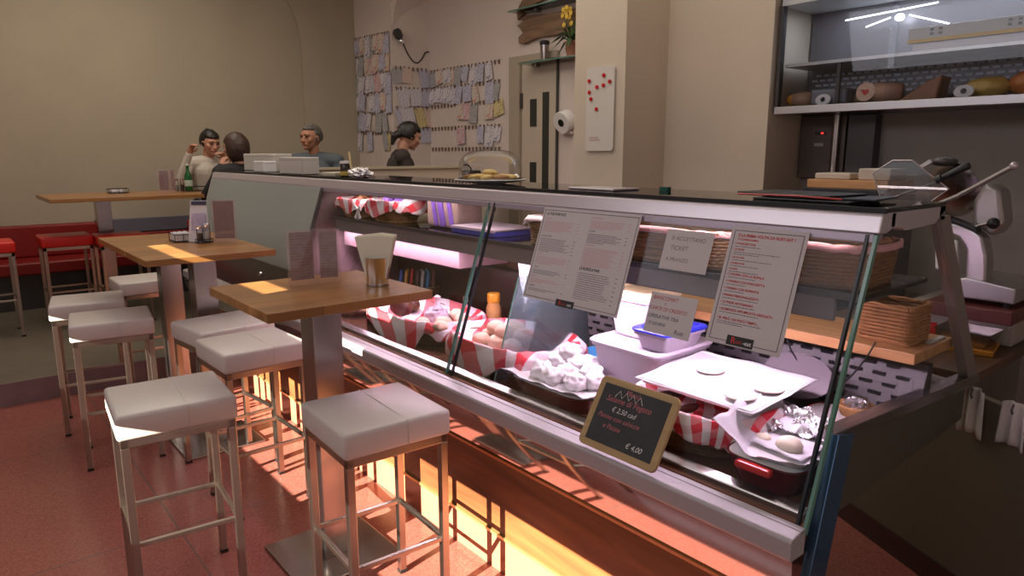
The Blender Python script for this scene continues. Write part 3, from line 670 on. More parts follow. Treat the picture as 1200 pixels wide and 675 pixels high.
def drape(name, lab, c, rx, ry, zr, depth, hang, m, seed=0, e=2.6, hmod=None, group=None, flat=.62):
    c = Vector(c); mb = MB()
    def fn(u, v):
        x, y = u*2-1, v*2-1; rho = max(abs(x), abs(y)); a = math.atan2(y, x)
        n1 = MN.noise(Vector((x*2.2, y*2.2, seed*3.7))); n2 = MN.noise(Vector((x*5, y*5, seed*5.1)))
        bx, by = se(a, rx, ry, e)
        if rho < flat:
            q = rho/flat; k = q; z = zr - depth*(1-q**2.5) + n1*.012 + n2*.005; wv = 0
        else:
            q = (rho-flat)/(1-flat); hm = hang*(1+.5*sin(a*4+seed)+.6*n1); 
            k = 1.02 + .10*min(q*2, 1) + .05*sin(a*9+seed*2)*q; z = zr + .008*(1-q) - hm*max(0, q-.12) + n2*.006
        return c + Vector((bx*k + n2*.004, by*k + n1*.004, z))
    mb.sheet(fn, 56, 56); o = obj(name, mb, m, None, smooth=2, solid=.0025); return tag(o, lab, 'cloth', group)
ZD = .727
# left display half
basket('wicker basket under the left striped cloth, the one holding a dark loaf', (1.92,3.03,ZD), .19, .34, .10, 1.2, M_wickd)
drape('checked_cloth', 'red and white checked cloth with a dark loaf, left one behind the front glass', (1.92,3.03,ZD), .205, .36, .125, .075, .13, M_ging2, 1)
basket('wicker basket under the striped cloth heaped with pale rolls', (1.93,2.31,ZD), .20, .28, .10, 1.2, M_wickd)
drape('checked_cloth', 'red and white checked cloth piled with pale rolls, just right of the glass joint', (1.93,2.31,ZD), .215, .30, .128, .075, .11, M_ging2, 2)
def lump(name, lab, c, r, m, seed, cat='food', group=None, amp=.10, rz=0):
    mb = MB(); f = lambda d: 1 + amp*MN.noise(d*2.2+Vector((seed*3.3, 1, seed)))
    mb.ball(Vector(c), r, M=Matrix.Rotation(rz, 3, 'Z'), u=20, v=12, f=f); o = obj(name, mb, m, None, smooth=2); tag(o, lab, cat, group); return o
lump('bread_loaf', 'dark brown round loaf in the left checked cloth', (1.84,3.13,ZD+.135), (.055,.075,.055), M_crust, 1, 'bread')
lump('bread_loaf', 'smaller brown loaf behind the dark round one in the left cloth', (1.96,3.25,ZD+.11), (.05,.08,.04), M_crust, 4, 'bread')
crumple('wrapped_bundle', 'pale violet paper-wrapped bundle with a twisted top in the left cloth', (1.93,2.93,ZD+.05), (.06,.07,.055), mat('pale_violet_paper', (.52,.42,.50), .6, bump=.4, bscale=20), 3, 'bundle', amp=.3)
mb = MB(); mb.lathe([(.028,0), (.016,.02), (.010,.04), (.018,.062), (.004,.070)], (1.93,2.92,ZD+.145), 9); tag(obj('paper_twist', mb, MATS['pale_violet_paper']), 'twisted paper end above the violet bundle', 'twist')
for k, (x, y, z, r) in enumerate(((1.80,2.70,.11,.04), (1.87,2.78,.105,.042), (1.97,2.76,.11,.04), (1.80,2.86,.10,.036), (2.02,2.88,.105,.04))):
    lump('bread_roll', 'small pink-lit roll between the violet bundle and the glass joint', (x,y,ZD+z), (r,r*1.1,r*.8), M_bread, k+20, 'bread roll', 'small rolls in the left cloth')
for k, (x, y, z) in enumerate(((1.83,2.42,.10),(1.91,2.46,.10),(1.99,2.44,.10),(1.85,2.33,.105),(1.94,2.36,.11),(2.02,2.34,.10),(1.87,2.25,.10),(1.96,2.26,.105),(1.90,2.40,.15),(1.95,2.32,.155),(1.88,2.32,.15),(1.92,2.24,.14))):
    lump('bread_roll', 'pale round roll heaped in the checked cloth right of the glass joint', (x,y,ZD+z), (.042,.044,.034), M_bread, k, 'bread roll', 'pale rolls in the second cloth')
# cured sausage at the far left
sa = thing('cured_sausage', 'brown cured sausage with red and white tag at the far left of the display', 'sausage', (1.80,3.60,ZD))
obj('casing', MB().tube([(1.70,3.62,ZD+.032), (1.74,3.59,ZD+.034), (1.82,3.55,ZD+.036), (1.90,3.51,ZD+.034), (1.96,3.47,ZD+.030)], [.012,.030,.034,.030,.010], 14), M_crust, sa, smooth=2)
obj('paper_tag', MB().box((1.655,3.60,ZD+.004), (1.72,3.68,ZD+.035)), M_ging, sa, bevel=.004)
# jar with orange cap, small bottle, cone
def orangejar(c):
    t = thing('sauce_jar', 'amber sauce jar with an orange cap standing behind the pale rolls', 'jar', c)
    obj('jar_body', MB().lathe([(.036,0), (.040,.005), (.040,.10), (.030,.125), (.030,.135)], c, 24), M_amber, t, smooth=True)
    obj('dark_base', MB().lathe([(.041,-.0), (.0415,.002), (.0415,.028), (.041,.03)], c, 24), M_dark, t, smooth=True)
    obj('cap', MB().lathe([(.033,.132), (.034,.134), (.034,.175), (.030,.18), (.001,.181)], c, 24), M_orange, t, smooth=True)
orangejar((2.20,2.80,ZD+.03))
tag(obj('riser_block', MB().box((2.10,2.70,ZD), (2.27,2.93,ZD+.03)), M_dark, bevel=.004), 'low black block under the amber jar', 'riser')
sb = thing('small_bottle', 'small grey bottle with a green base left of the amber jar', 'bottle', (2.20,3.05,ZD))
obj('bottle_body', MB().lathe([(.022,0), (.026,.004), (.026,.08), (.012,.11), (.012,.125), (.001,.126)], (2.20,3.05,ZD), 18), mat('grey_green', (.30,.38,.34), .25), sb, smooth=True)
obj('cap', MB().lathe([(.014,.122), (.015,.124), (.015,.15), (.001,.151)], (2.20,3.05,ZD), 16), M_alu, sb)
cp = thing('chocolate_cake', 'dark domed cake on a pale round board at the back of the display', 'cake', (2.18,3.32,ZD))
obj('cake_body', MB().lathe([(.085,.012), (.088,.02), (.07,.06), (.03,.085), (.001,.09)], (2.18,3.32,ZD), 28), mat('dark_plum', (.07,.03,.05), .5, bump=.3, bscale=25), cp, smooth=2)
obj('board', MB().lathe([(.10,0), (.115,.003), (.115,.010), (.10,.012)], (2.18,3.32,ZD), 32), M_cream, cp)
tag(obj('hanging_cloth', MB().prism([(2.05,2.43,1.188), (2.05,2.335,1.188), (2.03,2.31,1.06), (2.045,2.37,.97), (2.055,2.42,1.08)], (.006,0,0)), M_ging), 'narrow checked cloth strip hanging below the shelf beside the left menu board', 'cloth')
# packets basket
bk = basket('small basket of colourful snack packets behind the near table and steel tumbler', (2.24,3.60,ZD+.05), .12, .11, .07, 1.15, M_wickd)
cols = [((.05,.12,.5),'blue'), ((.6,.35,.05),'yellow'), ((.6,.05,.05),'red'), ((.10,.06,.05),'dark brown'), ((.65,.62,.6),'white'), ((.08,.3,.5),'light blue'), ((.15,.05,.04),'maroon')]
for k, (cc, nm) in enumerate(cols):
    c = Vector((2.165+.022*k, 3.67-.022*k, ZD+.10)); mb = MB()
    mb.box(c+Vector((-.008,-.046,0)), c+Vector((.008,.046,.125)), Euler((R(8*(k%3)-8), R(6), R(-40+k*4))).to_matrix())
    tag(obj('snack_packet', mb, mat('packet_'+nm.replace(' ','_'), cc, .3), bevel=.005), nm + ' snack packet standing in the small basket', 'packet')
tag(obj('wood_riser', MB().box((2.12,3.49,ZD), (2.35,3.71,ZD+.05)), M_dwood, bevel=.003), 'dark wooden riser under the snack packet basket', 'riser')
# red ceramic trays
def dish(name, lab, x0, x1, y0, y1, z, h, outer, inner, wall=.012, handle=None, flare=.03, hy=.0):
    t = thing(name, lab, 'dish', ((x0+x1)/2, (y0+y1)/2, z)); cx, cy = (x0+x1)/2, (y0+y1)/2; rx, ry = (x1-x0)/2, (y1-y0)/2
    def ring(s, zz, mb_=None): return [Vector((cx+a, cy+b, zz)) for a, b in (se(2*pi*i/48, rx-s, ry-s, 5) for i in range(48))]
    def shell(levels, m, nm):
        mb = MB(); R_ = [[mb.bm.verts.new(p) for p in ring(s, zz)] for s, zz in levels]
        for A, B in zip(R_, R_[1:]):
            for k in range(48): mb.bm.faces.new((A[k], A[(k+1)%48], B[(k+1)%48], B[k]))
        mb.bm.faces.new(R_[0][::-1]); mb.bm.faces.new(R_[-1]); return obj(nm, mb, m, t, smooth=True)
    shell([(flare, z), (flare*.4, z+h*.5), (0, z+h*.97), (-.004, z+h), (.004, z+h)], outer, 'dish_body')
    shell([(.003, z+h+.001), (.010, z+h+.0015), (flare*.6+.012, z+h*.55), (flare+.02, z+h+.0005-h*.5)], inner, 'inner_glaze')
    if handle:
        for sgn in (-1, 1):
            mb = MB(); w_ = ry*.45; mb.box((cx+sgn*rx-.012*(sgn<0)-.014*(sgn<0), cy-w_, z+h*.72), (cx+sgn*rx+.026*(sgn>0)+.0, cy+w_, z+h*.98)) if False else mb.box((min(cx+sgn*rx, cx+sgn*(rx+.028)), cy-w_, z+h*.74), (max(cx+sgn*rx, cx+sgn*(rx+.028)), cy+w_, z+h*1.0))
            obj('handle', mb, handle, t, bevel=.008)
    return t
def parchment(lab, x0, x1, y0, y1, z, lift, seed, m=M_papw, side=0):
    mb = MB(); cx, cy = (x0+x1)/2, (y0+y1)/2
    def fn(u, v):
        x, y = u*2-1, v*2-1; rho = max(abs(x), abs(y)); n = MN.noise(Vector((x*2, y*2, seed*2.3)))
        zz = z + .02*abs(n) + lift*max(0, rho-.62)/.38*(1+.8*MN.noise(Vector((math.atan2(y,x)*1.5, seed, 0)))) + side*max(0, y-.3)*.09
        return Vector((cx+x*(x1-x0)/2, cy+y*(y1-y0)/2, zz))
    mb.sheet(fn, 30, 30); return tag(obj('parchment_sheet', mb, m, None, smooth=2, solid=.001), lab, 'paper')
dish('baking_dish', 'dark red baking dish lined with white paper, left of the chalkboard', 1.665, 2.00, 1.62, 2.06, ZD, .065, M_dredc, M_cw)
parchment('white paper lining under the meringues in the dark red dish', 1.66, 2.01, 1.61, 2.075, ZD+.045, .035, 1)
for k, (x, y, z) in enumerate(((1.76,1.93,.07),(1.80,1.84,.075),(1.76,1.75,.07),(1.87,1.95,.085),(1.88,1.86,.085),(1.86,1.76,.08),(1.93,1.83,.08),(1.90,1.92,.125),(1.74,1.85,.075),(1.81,1.70,.075))):
    crumple('meringue', 'white lumpy meringue in the paper-lined dark red dish', (x,y,ZD+z-.01), (.044,.046,.036), M_mer, k+5, 'meringue', 'meringues in the dark red dish', amp=.35, sc_=1.8)
# plastic containers
def tub(lab, x0, x1, y0, y1, z, h, body, lid, name='food_container', flare=.02, lh=.014):
    t = thing(name, lab, 'container', ((x0+x1)/2, (y0+y1)/2, z)); mb = MB(); cx, cy = (x0+x1)/2, (y0+y1)/2; rx, ry = (x1-x0)/2, (y1-y0)/2
    L_ = [(flare, z), (flare*.2, z+h-.012), (-.004, z+h-.011), (-.004, z+h)]
    R_ = [[mb.bm.verts.new(Vector((cx+a, cy+b, zz))) for a, b in (se(2*pi*i/48, rx-s, ry-s, 8) for i in range(48))] for s, zz in L_]
    for A, B in zip(R_, R_[1:]):
        for k in range(48): mb.bm.faces.new((A[k], A[(k+1)%48], B[(k+1)%48], B[k]))
    mb.bm.faces.new(R_[0][::-1]); mb.bm.faces.new(R_[-1]); obj('tub_body', mb, body, t, smooth=True)
    mb = MB(); L_ = [(-.008, z+h+.0005), (-.010, z+h+.002), (-.010, z+h+lh*.6), (-.004, z+h+lh), (.012, z+h+lh), (.016, z+h+lh*.7)]
    R_ = [[mb.bm.verts.new(Vector((cx+a, cy+b, zz))) for a, b in (se(2*pi*i/48, rx-s, ry-s, 8) for i in range(48))] for s, zz in L_]
    for A, B in zip(R_, R_[1:]):
        for k in range(48): mb.bm.faces.new((A[k], A[(k+1)%48], B[(k+1)%48], B[k]))
    mb.bm.faces.new(R_[0][::-1]); mb.bm.faces.new(R_[-1]); obj('lid', mb, lid, t, smooth=True); return t
tub('large milky plastic container behind the chalkboard carrying two smaller tubs', 1.915, 2.26, 1.50, 1.84, ZD, .205, M_frostpl, mat('milky_lid', (.74,.64,.76), .3), flare=.03)
tub('tall pale tub with a cream lid stacked on the large container', 2.02, 2.23, 1.64, 1.85, ZD+.22, .155, mat('pale_pink_plastic', (.78,.66,.68), .35), M_cream, flare=.025, lh=.03)
tub('flat blue-lidded tub on the large container in front of the cream-lidded one', 1.935, 2.17, 1.475, 1.635, ZD+.22, .065, M_frostpl, M_bluel, flare=.02)
sbw = thing('blue_bowl', 'sky blue plastic bowl between the glass divider and the large container', 'bowl', (2.15,1.98,ZD))
obj('bowl_body', MB().lathe([(.045,0), (.05,.004), (.082,.055), (.088,.085), (.084,.087), (.076,.055), (.04,.01)], (2.15,1.98,ZD), 30), M_cyan, sbw, smooth=True)
# gingham basket behind the chalkboard
basket('brown wicker basket with checked cloth right behind the chalkboard', (1.90,1.28,ZD), .195, .215, .115, 1.15, M_wickd)
drape('checked_cloth', 'red and white checked cloth spilling over the basket right of the chalkboard', (1.90,1.28,ZD), .20, .22, .135, .06, .085, M_ging, 4)
for k, (x, y) in enumerate(((1.80,1.37),(1.86,1.40),(1.80,1.28))):
    lump('pretzel_stick', 'brown bread stick lying in the checked cloth behind the chalkboard', (x,y,ZD+.115), (.016,.05,.014), M_crust, k, 'bread', 'bread sticks in the checked cloth', rz=.6+k*.4)
# square white tray resting on the basket
wt = thing('serving_tray', 'square white tray lined with paper resting on the checked basket', 'tray', (1.97,1.25,.882))
def tilted(x, y): return .885 + (x-1.80)*.06
mb = MB(); mb.prism([(1.79,1.05,.886), (1.79,1.46,.886), (2.15,1.48,.908), (2.15,1.05,.908)], (0,0,.008)); obj('tray_base', mb, M_cw, wt, bevel=.003)
obj('tray_rim', MB().tube([(1.79,1.05,.898), (1.79,1.46,.898), (2.15,1.48,.920), (2.15,1.05,.920)], .007, 8, True), M_cw, wt, smooth=2)
mb = MB(); mb.sheet(lambda u, v: Vector((1.775+u*.39, 1.035+v*.45, .901+u*.024 + .010*MN.noise(Vector((u*3, v*3, 8))) + .02*max(0, abs(v-.5)-.42)*8*MN.noise(Vector((u*4, 2, 1))))), 24, 24)
tag(obj('parchment_sheet', mb, M_papw, None, smooth=2, solid=.001), 'white paper sheet on the square tray', 'paper')
for k, (x, y, l) in enumerate(((1.99,1.33,'round pale flatbread at the back left of the square tray'), (1.86,1.13,'round pale flatbread at the front corner of the square tray'), (1.97,1.10,'round pale flatbread at the right edge of the square tray'))):
    z = .905+(x-1.775)*.062; mb = MB(); mb.lathe([(.044,0), (.048,.003), (.046,.007), (.02,.009), (.001,.009)], (x,y,z), 26); tag(obj('flatbread', mb, mat('flatbread_pale', (.80,.68,.56), .7, var=.08, scale=25), smooth=2), l, 'flatbread')
# red handled casseroles at the right
dish('casserole_dish', 'red casserole dish with lug handles at the front right corner of the display', 1.665, 2.00, .830, 1.07, ZD, .085, M_dredc, M_cw, handle=M_redc)
parchment('white paper standing up out of the front red casserole', 1.67, 1.995, .815, 1.10, ZD+.065, .045, 9, side=1.0)
lump('cheese_ball', 'pale round cheese on paper and foil in the front red casserole', (1.80,.93,ZD+.105), (.036,.038,.028), M_dough, 3, 'cheese')
lump('cheese_ball', 'small crumbly lump beside the round cheese in the front casserole', (1.80,1.01,ZD+.10), (.022,.024,.018), M_dough, 6, 'cheese')
def foilsheet(lab, x0, x1, y0, y1, z, seed, amp=.03):
    mb = MB(); mb.sheet(lambda u, v: Vector((x0+u*(x1-x0), y0+v*(y1-y0), z + amp*(MN.noise(Vector((u*5, v*5, seed)))+.6*MN.noise(Vector((u*12, v*12, seed)))) + .05*max(0, u-.5))), 26, 26)
    return tag(obj('foil_sheet', mb, M_foil, None, solid=.0006), lab, 'foil')
foilsheet('crinkled foil sheet at the back edge of the front red casserole', 1.87, 2.00, .82, 1.05, ZD+.115, 2)
mb = MB(); mb.sheet(lambda u, v: Vector((1.74+u*.20+.02*v, .86+v*.17, ZD+.098 + .015*MN.noise(Vector((u*3, v*3, 5))) + .05*max(0, u-.45))), 14, 14)
tag(obj('greaseproof_sheet', mb, M_papw, None, smooth=2, solid=.001), 'small white sheet laid over foil under the round cheese', 'paper')
dish('casserole_dish', 'red dish with white interior behind the front casserole, by the end glass', 2.06, 2.28, .83, 1.08, ZD, .085, M_redc, M_cw, handle=M_redc)
for k in range(2):
    tag(obj('serving_fork', MB().tube([(2.05,1.03-k*.03,ZD+.10), (2.10,1.00-k*.03,ZD+.086), (2.19,.96-k*.03,ZD+.084)], [.003,.0025,.002], 6), M_cream), 'thin pale skewer lying in the white-glazed red dish', 'skewer', 'skewers in the red dish')
for (x, y, l1, l2) in ((2.22,1.19,'brown-rimmed tart under crinkled foil, left one by the perforated panel','foil'), (2.235,.94,'golden tart half wrapped in foil at the right end of the display','foil')):
    dz = ZD if y > 1.1 else ZD+.087
    tt = thing('foil_tart', l1, 'tart', (x,y,dz)); r0 = .075 if y > 1.1 else .055
    obj('crust', MB().lathe([(r0*.8,0), (r0,.03), (r0*1.03,.036), (r0*.9,.036), (r0*.8,.025), (.001,.024)], (x,y,dz), 30), mat('golden_crust', (.55,.28,.10), .6, var=.2, scale=30), tt, smooth=2)
    crl = MB(); crl.ball((x+.005,y,dz+.036), (r0*.72,r0*.66,.022), u=26, v=14, f=lambda d: 1+.5*MN.noise(d*4+Vector((x,y,0)))); obj('foil_cover', crl, M_foil, tt)
# oval plate leaning on the perforated panel, board basket, cable, price cards
pl = MB(); Mo = Matrix.Rotation(R(-21), 3, 'Y') @ Matrix.Rotation(R(90), 3, 'Y')
pl.lathe([(.001,0), (.07,.001), (.085,.006), (.088,.010), (.07,.006), (.001,.004)], (2.27,1.16,.885), 36, sx=.9, sy=1.45, M=Matrix.Rotation(R(-69), 3, 'Y')); tag(obj('oval_plate', pl, mat('mauve_plate', (.20,.17,.19), .25), smooth=True), 'pale oval plate leaning against the perforated rear panel', 'plate')
tag(obj('cable', MB().tube([Vector((2.285, 1.22-.30*t, 1.0-.13*sin(pi*t)**.8 + (.18*max(0,t-.7)))) for t in [k/14 for k in range(15)]], .0028, 6), M_dark), 'thin dark cable looping in front of the pale oval plate', 'cable')
basket('square tan wicker basket on the light wooden board at the right rear of the display', (2.44,.93,1.038), .075, .085, .12, 1.02, M_wick, e=8)
tag(obj('price_card', MB().prism([(2.50,.80,.90), (2.62,.80,.886), (2.62,.86,.892), (2.50,.86,.906)], (0,0,.003)), M_papw), 'white card lying near the rear end of the case beside the sill', 'card')
tag(obj('paper_stack', MB().box((2.46,.82,1.038), (2.59,.835,1.043)), M_papw), 'narrow white strip on the wooden board beside the tan basket', 'strip')
# blocks on the dark rear board, left part of the display
for k, (y0, y1, l) in enumerate(((3.45,3.95,'dark serving box on the rear board at the left of the lit display'), (2.75,3.25,'dark serving box on the rear board above the amber jar'))):
    q = thing('serving_box', l, 'box', (2.47,(y0+y1)/2,1.037)); obj('box_body', MB().box((2.36,y0,1.037), (2.58,y1,1.15)), M_dwood, q, bevel=.004); obj('box_lid', MB().box((2.355,y0-.005,1.15), (2.585,y1+.005,1.162)), M_dgrey, q, bevel=.003)

# upper shelf: baskets and bags
ZS = 1.2755
def bow(lab, x, y, z, s=1):
    t = thing('cloth_bow', lab, 'bow', (x,y,z))
    for sg in (-1, 1):
        mb = MB(); mb.prism([(x,y,z+.04*s), (x-.006,y+sg*.035*s,z+.065*s), (x-.006,y+sg*.045*s,z+.03*s)], (.008,0,0)); obj('loop', mb, M_ging, t, bevel=.002)
        mb = MB(); mb.prism([(x,y,z+.04*s), (x-.006,y+sg*.012*s,z-.02*s), (x-.006,y+sg*.04*s,z-.012*s)], (.006,0,0)); obj('tail', mb, M_ging, t, bevel=.001)
    mb = MB(); mb.ball((x-.004,y,z+.04*s), .009, u=10, v=6); obj('knot', mb, M_ging, t, smooth=2)
basket('small golden basket with red cloth at the left end of the upper shelf', (2.02,3.86,ZS), .11, .135, .06, 1.3, M_wick)
drape('checked_cloth', 'red and white cloth with a bow in the leftmost basket of the upper shelf', (2.02,3.86,ZS), .125, .16, .105, .04, .055, M_ging2, 6)
basket('small golden basket with red cloth, second on the upper shelf', (2.02,3.46,ZS), .115, .17, .075, 1.3, M_wick)
drape('checked_cloth', 'red cloth with violet packets in the second basket of the upper shelf', (2.02,3.44,ZS), .13, .19, .115, .04, .06, M_ging2, 8)
bow('red checked bow tied on the cloth between the first two shelf baskets', 1.900, 3.69, ZS+.02)
for k, (y, z, l) in enumerate(((3.86,.06,'brown snack bag in the leftmost shelf basket'), (3.53,.075,'violet snack bag in the second shelf basket, left one'), (3.40,.075,'violet snack bag in the second shelf basket, middle one'), (3.32,.07,'pale snack bag in the second shelf basket, right one'))):
    crumple('snack_bag', l, (2.03,y,ZS+z+.01), (.045,.05,.032), mat('brown_bag', (.35,.16,.07), .5) if k == 0 else (M_violet if k < 3 else M_papw), k+30, 'bag', amp=.2)
q = thing('bread_bag', 'tall bag with violet print standing on the upper shelf left of the glass joint', 'bag', (2.06,2.95,ZS))
mb = MB(); mb.box((1.99,2.83,ZS), (2.16,3.10,ZS+.15)); obj('bag_body', mb, mat('translucent_tan_bag', (.34,.22,.20), .35, var=.25, scale=12), q, bevel=.02)
for k in range(3): mb = MB(); mb.box((1.984,2.86+k*.07,ZS+.01), (1.989,2.89+k*.07+.015*(k == 1),ZS+.14), Euler((R(-14),0,0)).to_matrix()); obj('printed_stripe', mb, M_violet, q)
q = thing('parcel', 'deep blue carton lying flat on the upper shelf at the glass joint', 'carton', (2.05,2.62,ZS))
obj('carton_body', MB().box((1.94,2.46,ZS), (2.2,2.80,ZS+.03)), mat('deep_blue_carton', (.06,.06,.45), .35), q, bevel=.003); obj('lid_strip', MB().box((1.935,2.46,ZS+.022), (2.2,2.80,ZS+.033)), mat('pale_lilac', (.55,.42,.50), .5), q)
basket('brown wicker basket on the upper shelf at the left edge of the left menu board', (2.06,2.10,ZS), .13, .13, .10, 1.05, M_wickd, e=6)
drape('checked_liner', 'pale checked liner folded over the basket beside the left menu board', (2.06,2.10,ZS), .135, .135, .112, .03, .03, mat('pale_pink_cloth', (.55,.42,.42), .8, var=.15, scale=20), 11, e=6)
basket('large brown wicker basket on the upper shelf behind the handwritten ticket note', (2.07,1.55,ZS), .15, .28, .115, 1.08, M_wickd, e=5)
basket('large brown wicker basket with checked edge on the upper shelf at the right end', (2.07,1.00,ZS), .15, .17, .115, 1.08, M_wickd, e=4)
for k, (y, ry_, l) in enumerate(((1.55,.28,'checked liner edging the basket behind the ticket note'), (1.00,.17,'checked liner edging the rightmost shelf basket'))):
    mb = MB()
    mb.sheet(lambda u, v: Vector((2.07,y,ZS)) + Vector((*[q_*(1.0) for q_ in se(2*pi*u, .158, ry_+.008, 4.5)], .127 - v*.022 + .002*sin(u*90))), 90, 2)
    tag(obj('checked_liner', mb, M_ging, None, smooth=2, solid=.002), l, 'cloth')

# ---------------------------------------------------------------- papers taped on the front glass
def sheet_frame(name, lab, cat, origin, a, b, group=None):      # local x to the right, y up the slope, z towards the room
    t = thing(name, lab, cat); X_ = Vector((0,-1,0)); Y_ = Vector((a,0,b)); Z_ = X_.cross(Y_)
    m = Matrix((X_, Y_, Z_)).transposed().to_4x4(); m.translation = Vector(origin); t.matrix_basis = m
    if group: t['group'] = group
    return t
def rect(name, x0, y0, x1, y1, m, parent, z0=0, z1=.0008): return obj(name, MB().box((x0,y0,z0), (x1,y1,z1)), m, parent, local=True)
A_, B_ = .32, .9474
def gp(y, z, off=.004): return (gx(z)-off*B_, y, z+off*A_)
def border(t, w_, h_, m, inset=.012, r=.0012):
    mb = MB(); x0, x1, y0, y1 = inset, w_-inset, -h_+inset, -inset
    for a in ((x0,y0,x1,y0+2*r), (x0,y1-2*r,x1,y1), (x0,y0,x0+2*r,y1), (x1-2*r,y0,x1,y1)): mb.box((a[0],a[1],.0008), (a[2],a[3],.0014))
    return obj('border', mb, m, t, local=True)
def lines(t, x, y, w_, n, dy, m, seed, th=.0022, name='small_print', prices=None):
    rnd = random.Random(seed); mb = MB()
    for k in range(n):
        xx = x; end = x + w_*(rnd.uniform(.8, 1) if k < n-1 else rnd.uniform(.35, .8))
        while xx < end:
            ww = rnd.uniform(.004, .014); mb.box((xx, y-k*dy-th/2, .0008), (min(xx+ww, end), y-k*dy+th/2, .0013)); xx += ww+.0022
        if prices and k % 2 == 0: mb.box((prices, y-k*dy-th/2, .0008), (prices+.010, y-k*dy+th/2, .0013))
    return obj(name, mb, m, t, local=True)
def logo(t, x, y, w_, h_):
    rect('logo_plate', x, y, x+w_, y+h_, M_black, t, .0008, .0018)
    text('R', h_*.95, M_redink, t, x+w_*.16, y+h_*.20, .0022, 'logo_letter', bold=.0004)
    text('ust', h_*.55, M_redink, t, x+w_*.36, y+h_*.30, .0022, 'logo_letters'); text('-eat', h_*.62, M_chalkw, t, x+w_*.62, y+h_*.26, .0022, 'logo_letters', bold=.0003)
m1 = sheet_frame('menu_board', 'two-column printed menu taped on the display glass, left and widest of the four sheets', 'menu', gp(2.018, 1.443), A_, B_)
W1, H1 = .487, .358
rect('sheet', 0, -H1, W1, 0, M_paper, m1); border(m1, W1, H1, M_ink, .008)
text('LE TUE PORTATE', .0135, M_black, m1, .022, -.028, .0012, 'heading', bold=.0004)
for k, (y, n, m_) in enumerate(((-.040,9,M_pinkink), (-.108,11,M_ink), (-.180,7,M_pinkink), (-.232,5,M_ink), (-.268,5,M_pinkink), (-.305,4,M_ink))):
    text(['LE PIADE','LE INSALATONE','I PANINI','I PIATTI','I DOLCI','LE BIBITE'][k], .0075, m_, m1, .022, y-.005, .0012, 'section_title', bold=.0002)
    lines(m1, .022, y-.014, .165, n-2, .0062, m_, k, prices=.198)
for k, (y, n, m_) in enumerate(((-.022,7,M_pinkink), (-.070,8,M_ink), (-.122,14,M_pinkink))):
    text(['LE BRUSCHETTE','LE ZUPPE','LE FOCACCE'][k], .0075, m_, m1, .262, y-.005, .0012, 'section_title', bold=.0002)
    lines(m1, .262, y-.014, .165, n-2, .0062, m_, 20+k, prices=.440)
text('LE ROSOLATINE', .0135, M_black, m1, .262, -.216, .0012, 'heading', bold=.0004)
lines(m1, .262, -.228, .165, 13, .0078, M_ink, 40, prices=.440)
logo(m1, .186, -H1-.006, .092, .026)
m4 = sheet_frame('menu_board', 'single-column menu with red headings taped on the display glass at the right', 'menu', gp(1.180, 1.436), A_, B_)
W4, H4 = .240, .352
rect('sheet', 0, -H4, W4, 0, M_paper, m4); border(m4, W4, H4, M_ink, .011)
text('È LA PRIMA VOLTA DA RUST EAT ?', .0116, M_redink, m4, .026, -.030, .0012, 'heading', bold=.0004)
text('TI CONSIGLIAMO:', .0085, M_redink, m4, .026, -.041, .0012, 'heading', bold=.0003)
yy = -.054
for k, (s_, n, sz) in enumerate((('I BRUSCHETTONI',1,.008), ('LE PIADE',2,.008), ('GLI HOT DOG',1,.006), ('LE INSALATONE',1,.006), ('LE ZUPPE',1,.006), ('I PANINI CON LA BUFALA',1,.0098), ('I PANINI CON PORCHETTA',1,.0098), ('I PANINI CON BURRATA',1,.0098), ('PANINI PERSONALIZZATI',1,.0098), ('LE PIADE ARTIGIANALI',1,.0098), ('SCAMORZA AFFUMICATA GRIGLIATA',1,.0098), ('SE, PERÒ, HAI POCO TEMPO...',2,.0098))):
    if k == 11: yy -= .006
    text('• '+s_, sz, M_redink, m4, .020, yy, .0012, 'section_title', bold=.0003); lines(m4, .024, yy-.006, .165, n, .006, M_ink, 60+k, .0019); yy -= .0095+.006*n+(.0055 if sz > .009 else .002)
logo(m4, .070, -H4+.003, .085, .028)
m2 = sheet_frame('paper_note', 'handwritten white note about tickets at lunch taped between the two menus', 'note', gp(1.412, 1.409), A_, B_)
rect('sheet', 0, -.131, .178, 0, M_paper, m2)
for s_, y, x, sz in (('SI ACCETTANO', -.034, .022, .0185), ('TICKET', -.066, .026, .0205), ('A PRANZO', -.103, .018, .0175)): text(s_, sz, M_ink, m2, x, y, .0012, 'handwriting', shear=.12)
m3 = sheet_frame('paper_note', 'handwritten white note about card payments taped below the ticket note', 'note', gp(1.413, 1.211), A_, B_)
rect('sheet', 0, -.131, .178, 0, M_paper, m3)
for s_, y, x, sz, mm in (('BANCOMAT', -.022, .010, .0175, M_redink), ('E', -.038, .060, .011, M_redink), ('CARTE DI CREDITO', -.056, .004, .0165, M_redink), ('OPERATIVE TRA', -.082, .006, .0165, M_blueink), ('15 GIORNI', -.105, .010, .015, M_blueink), ('Rust', -.120, .118, .020, M_blueink)): text(s_, sz, mm, m3, x, y, .0012, 'handwriting', shear=.15)
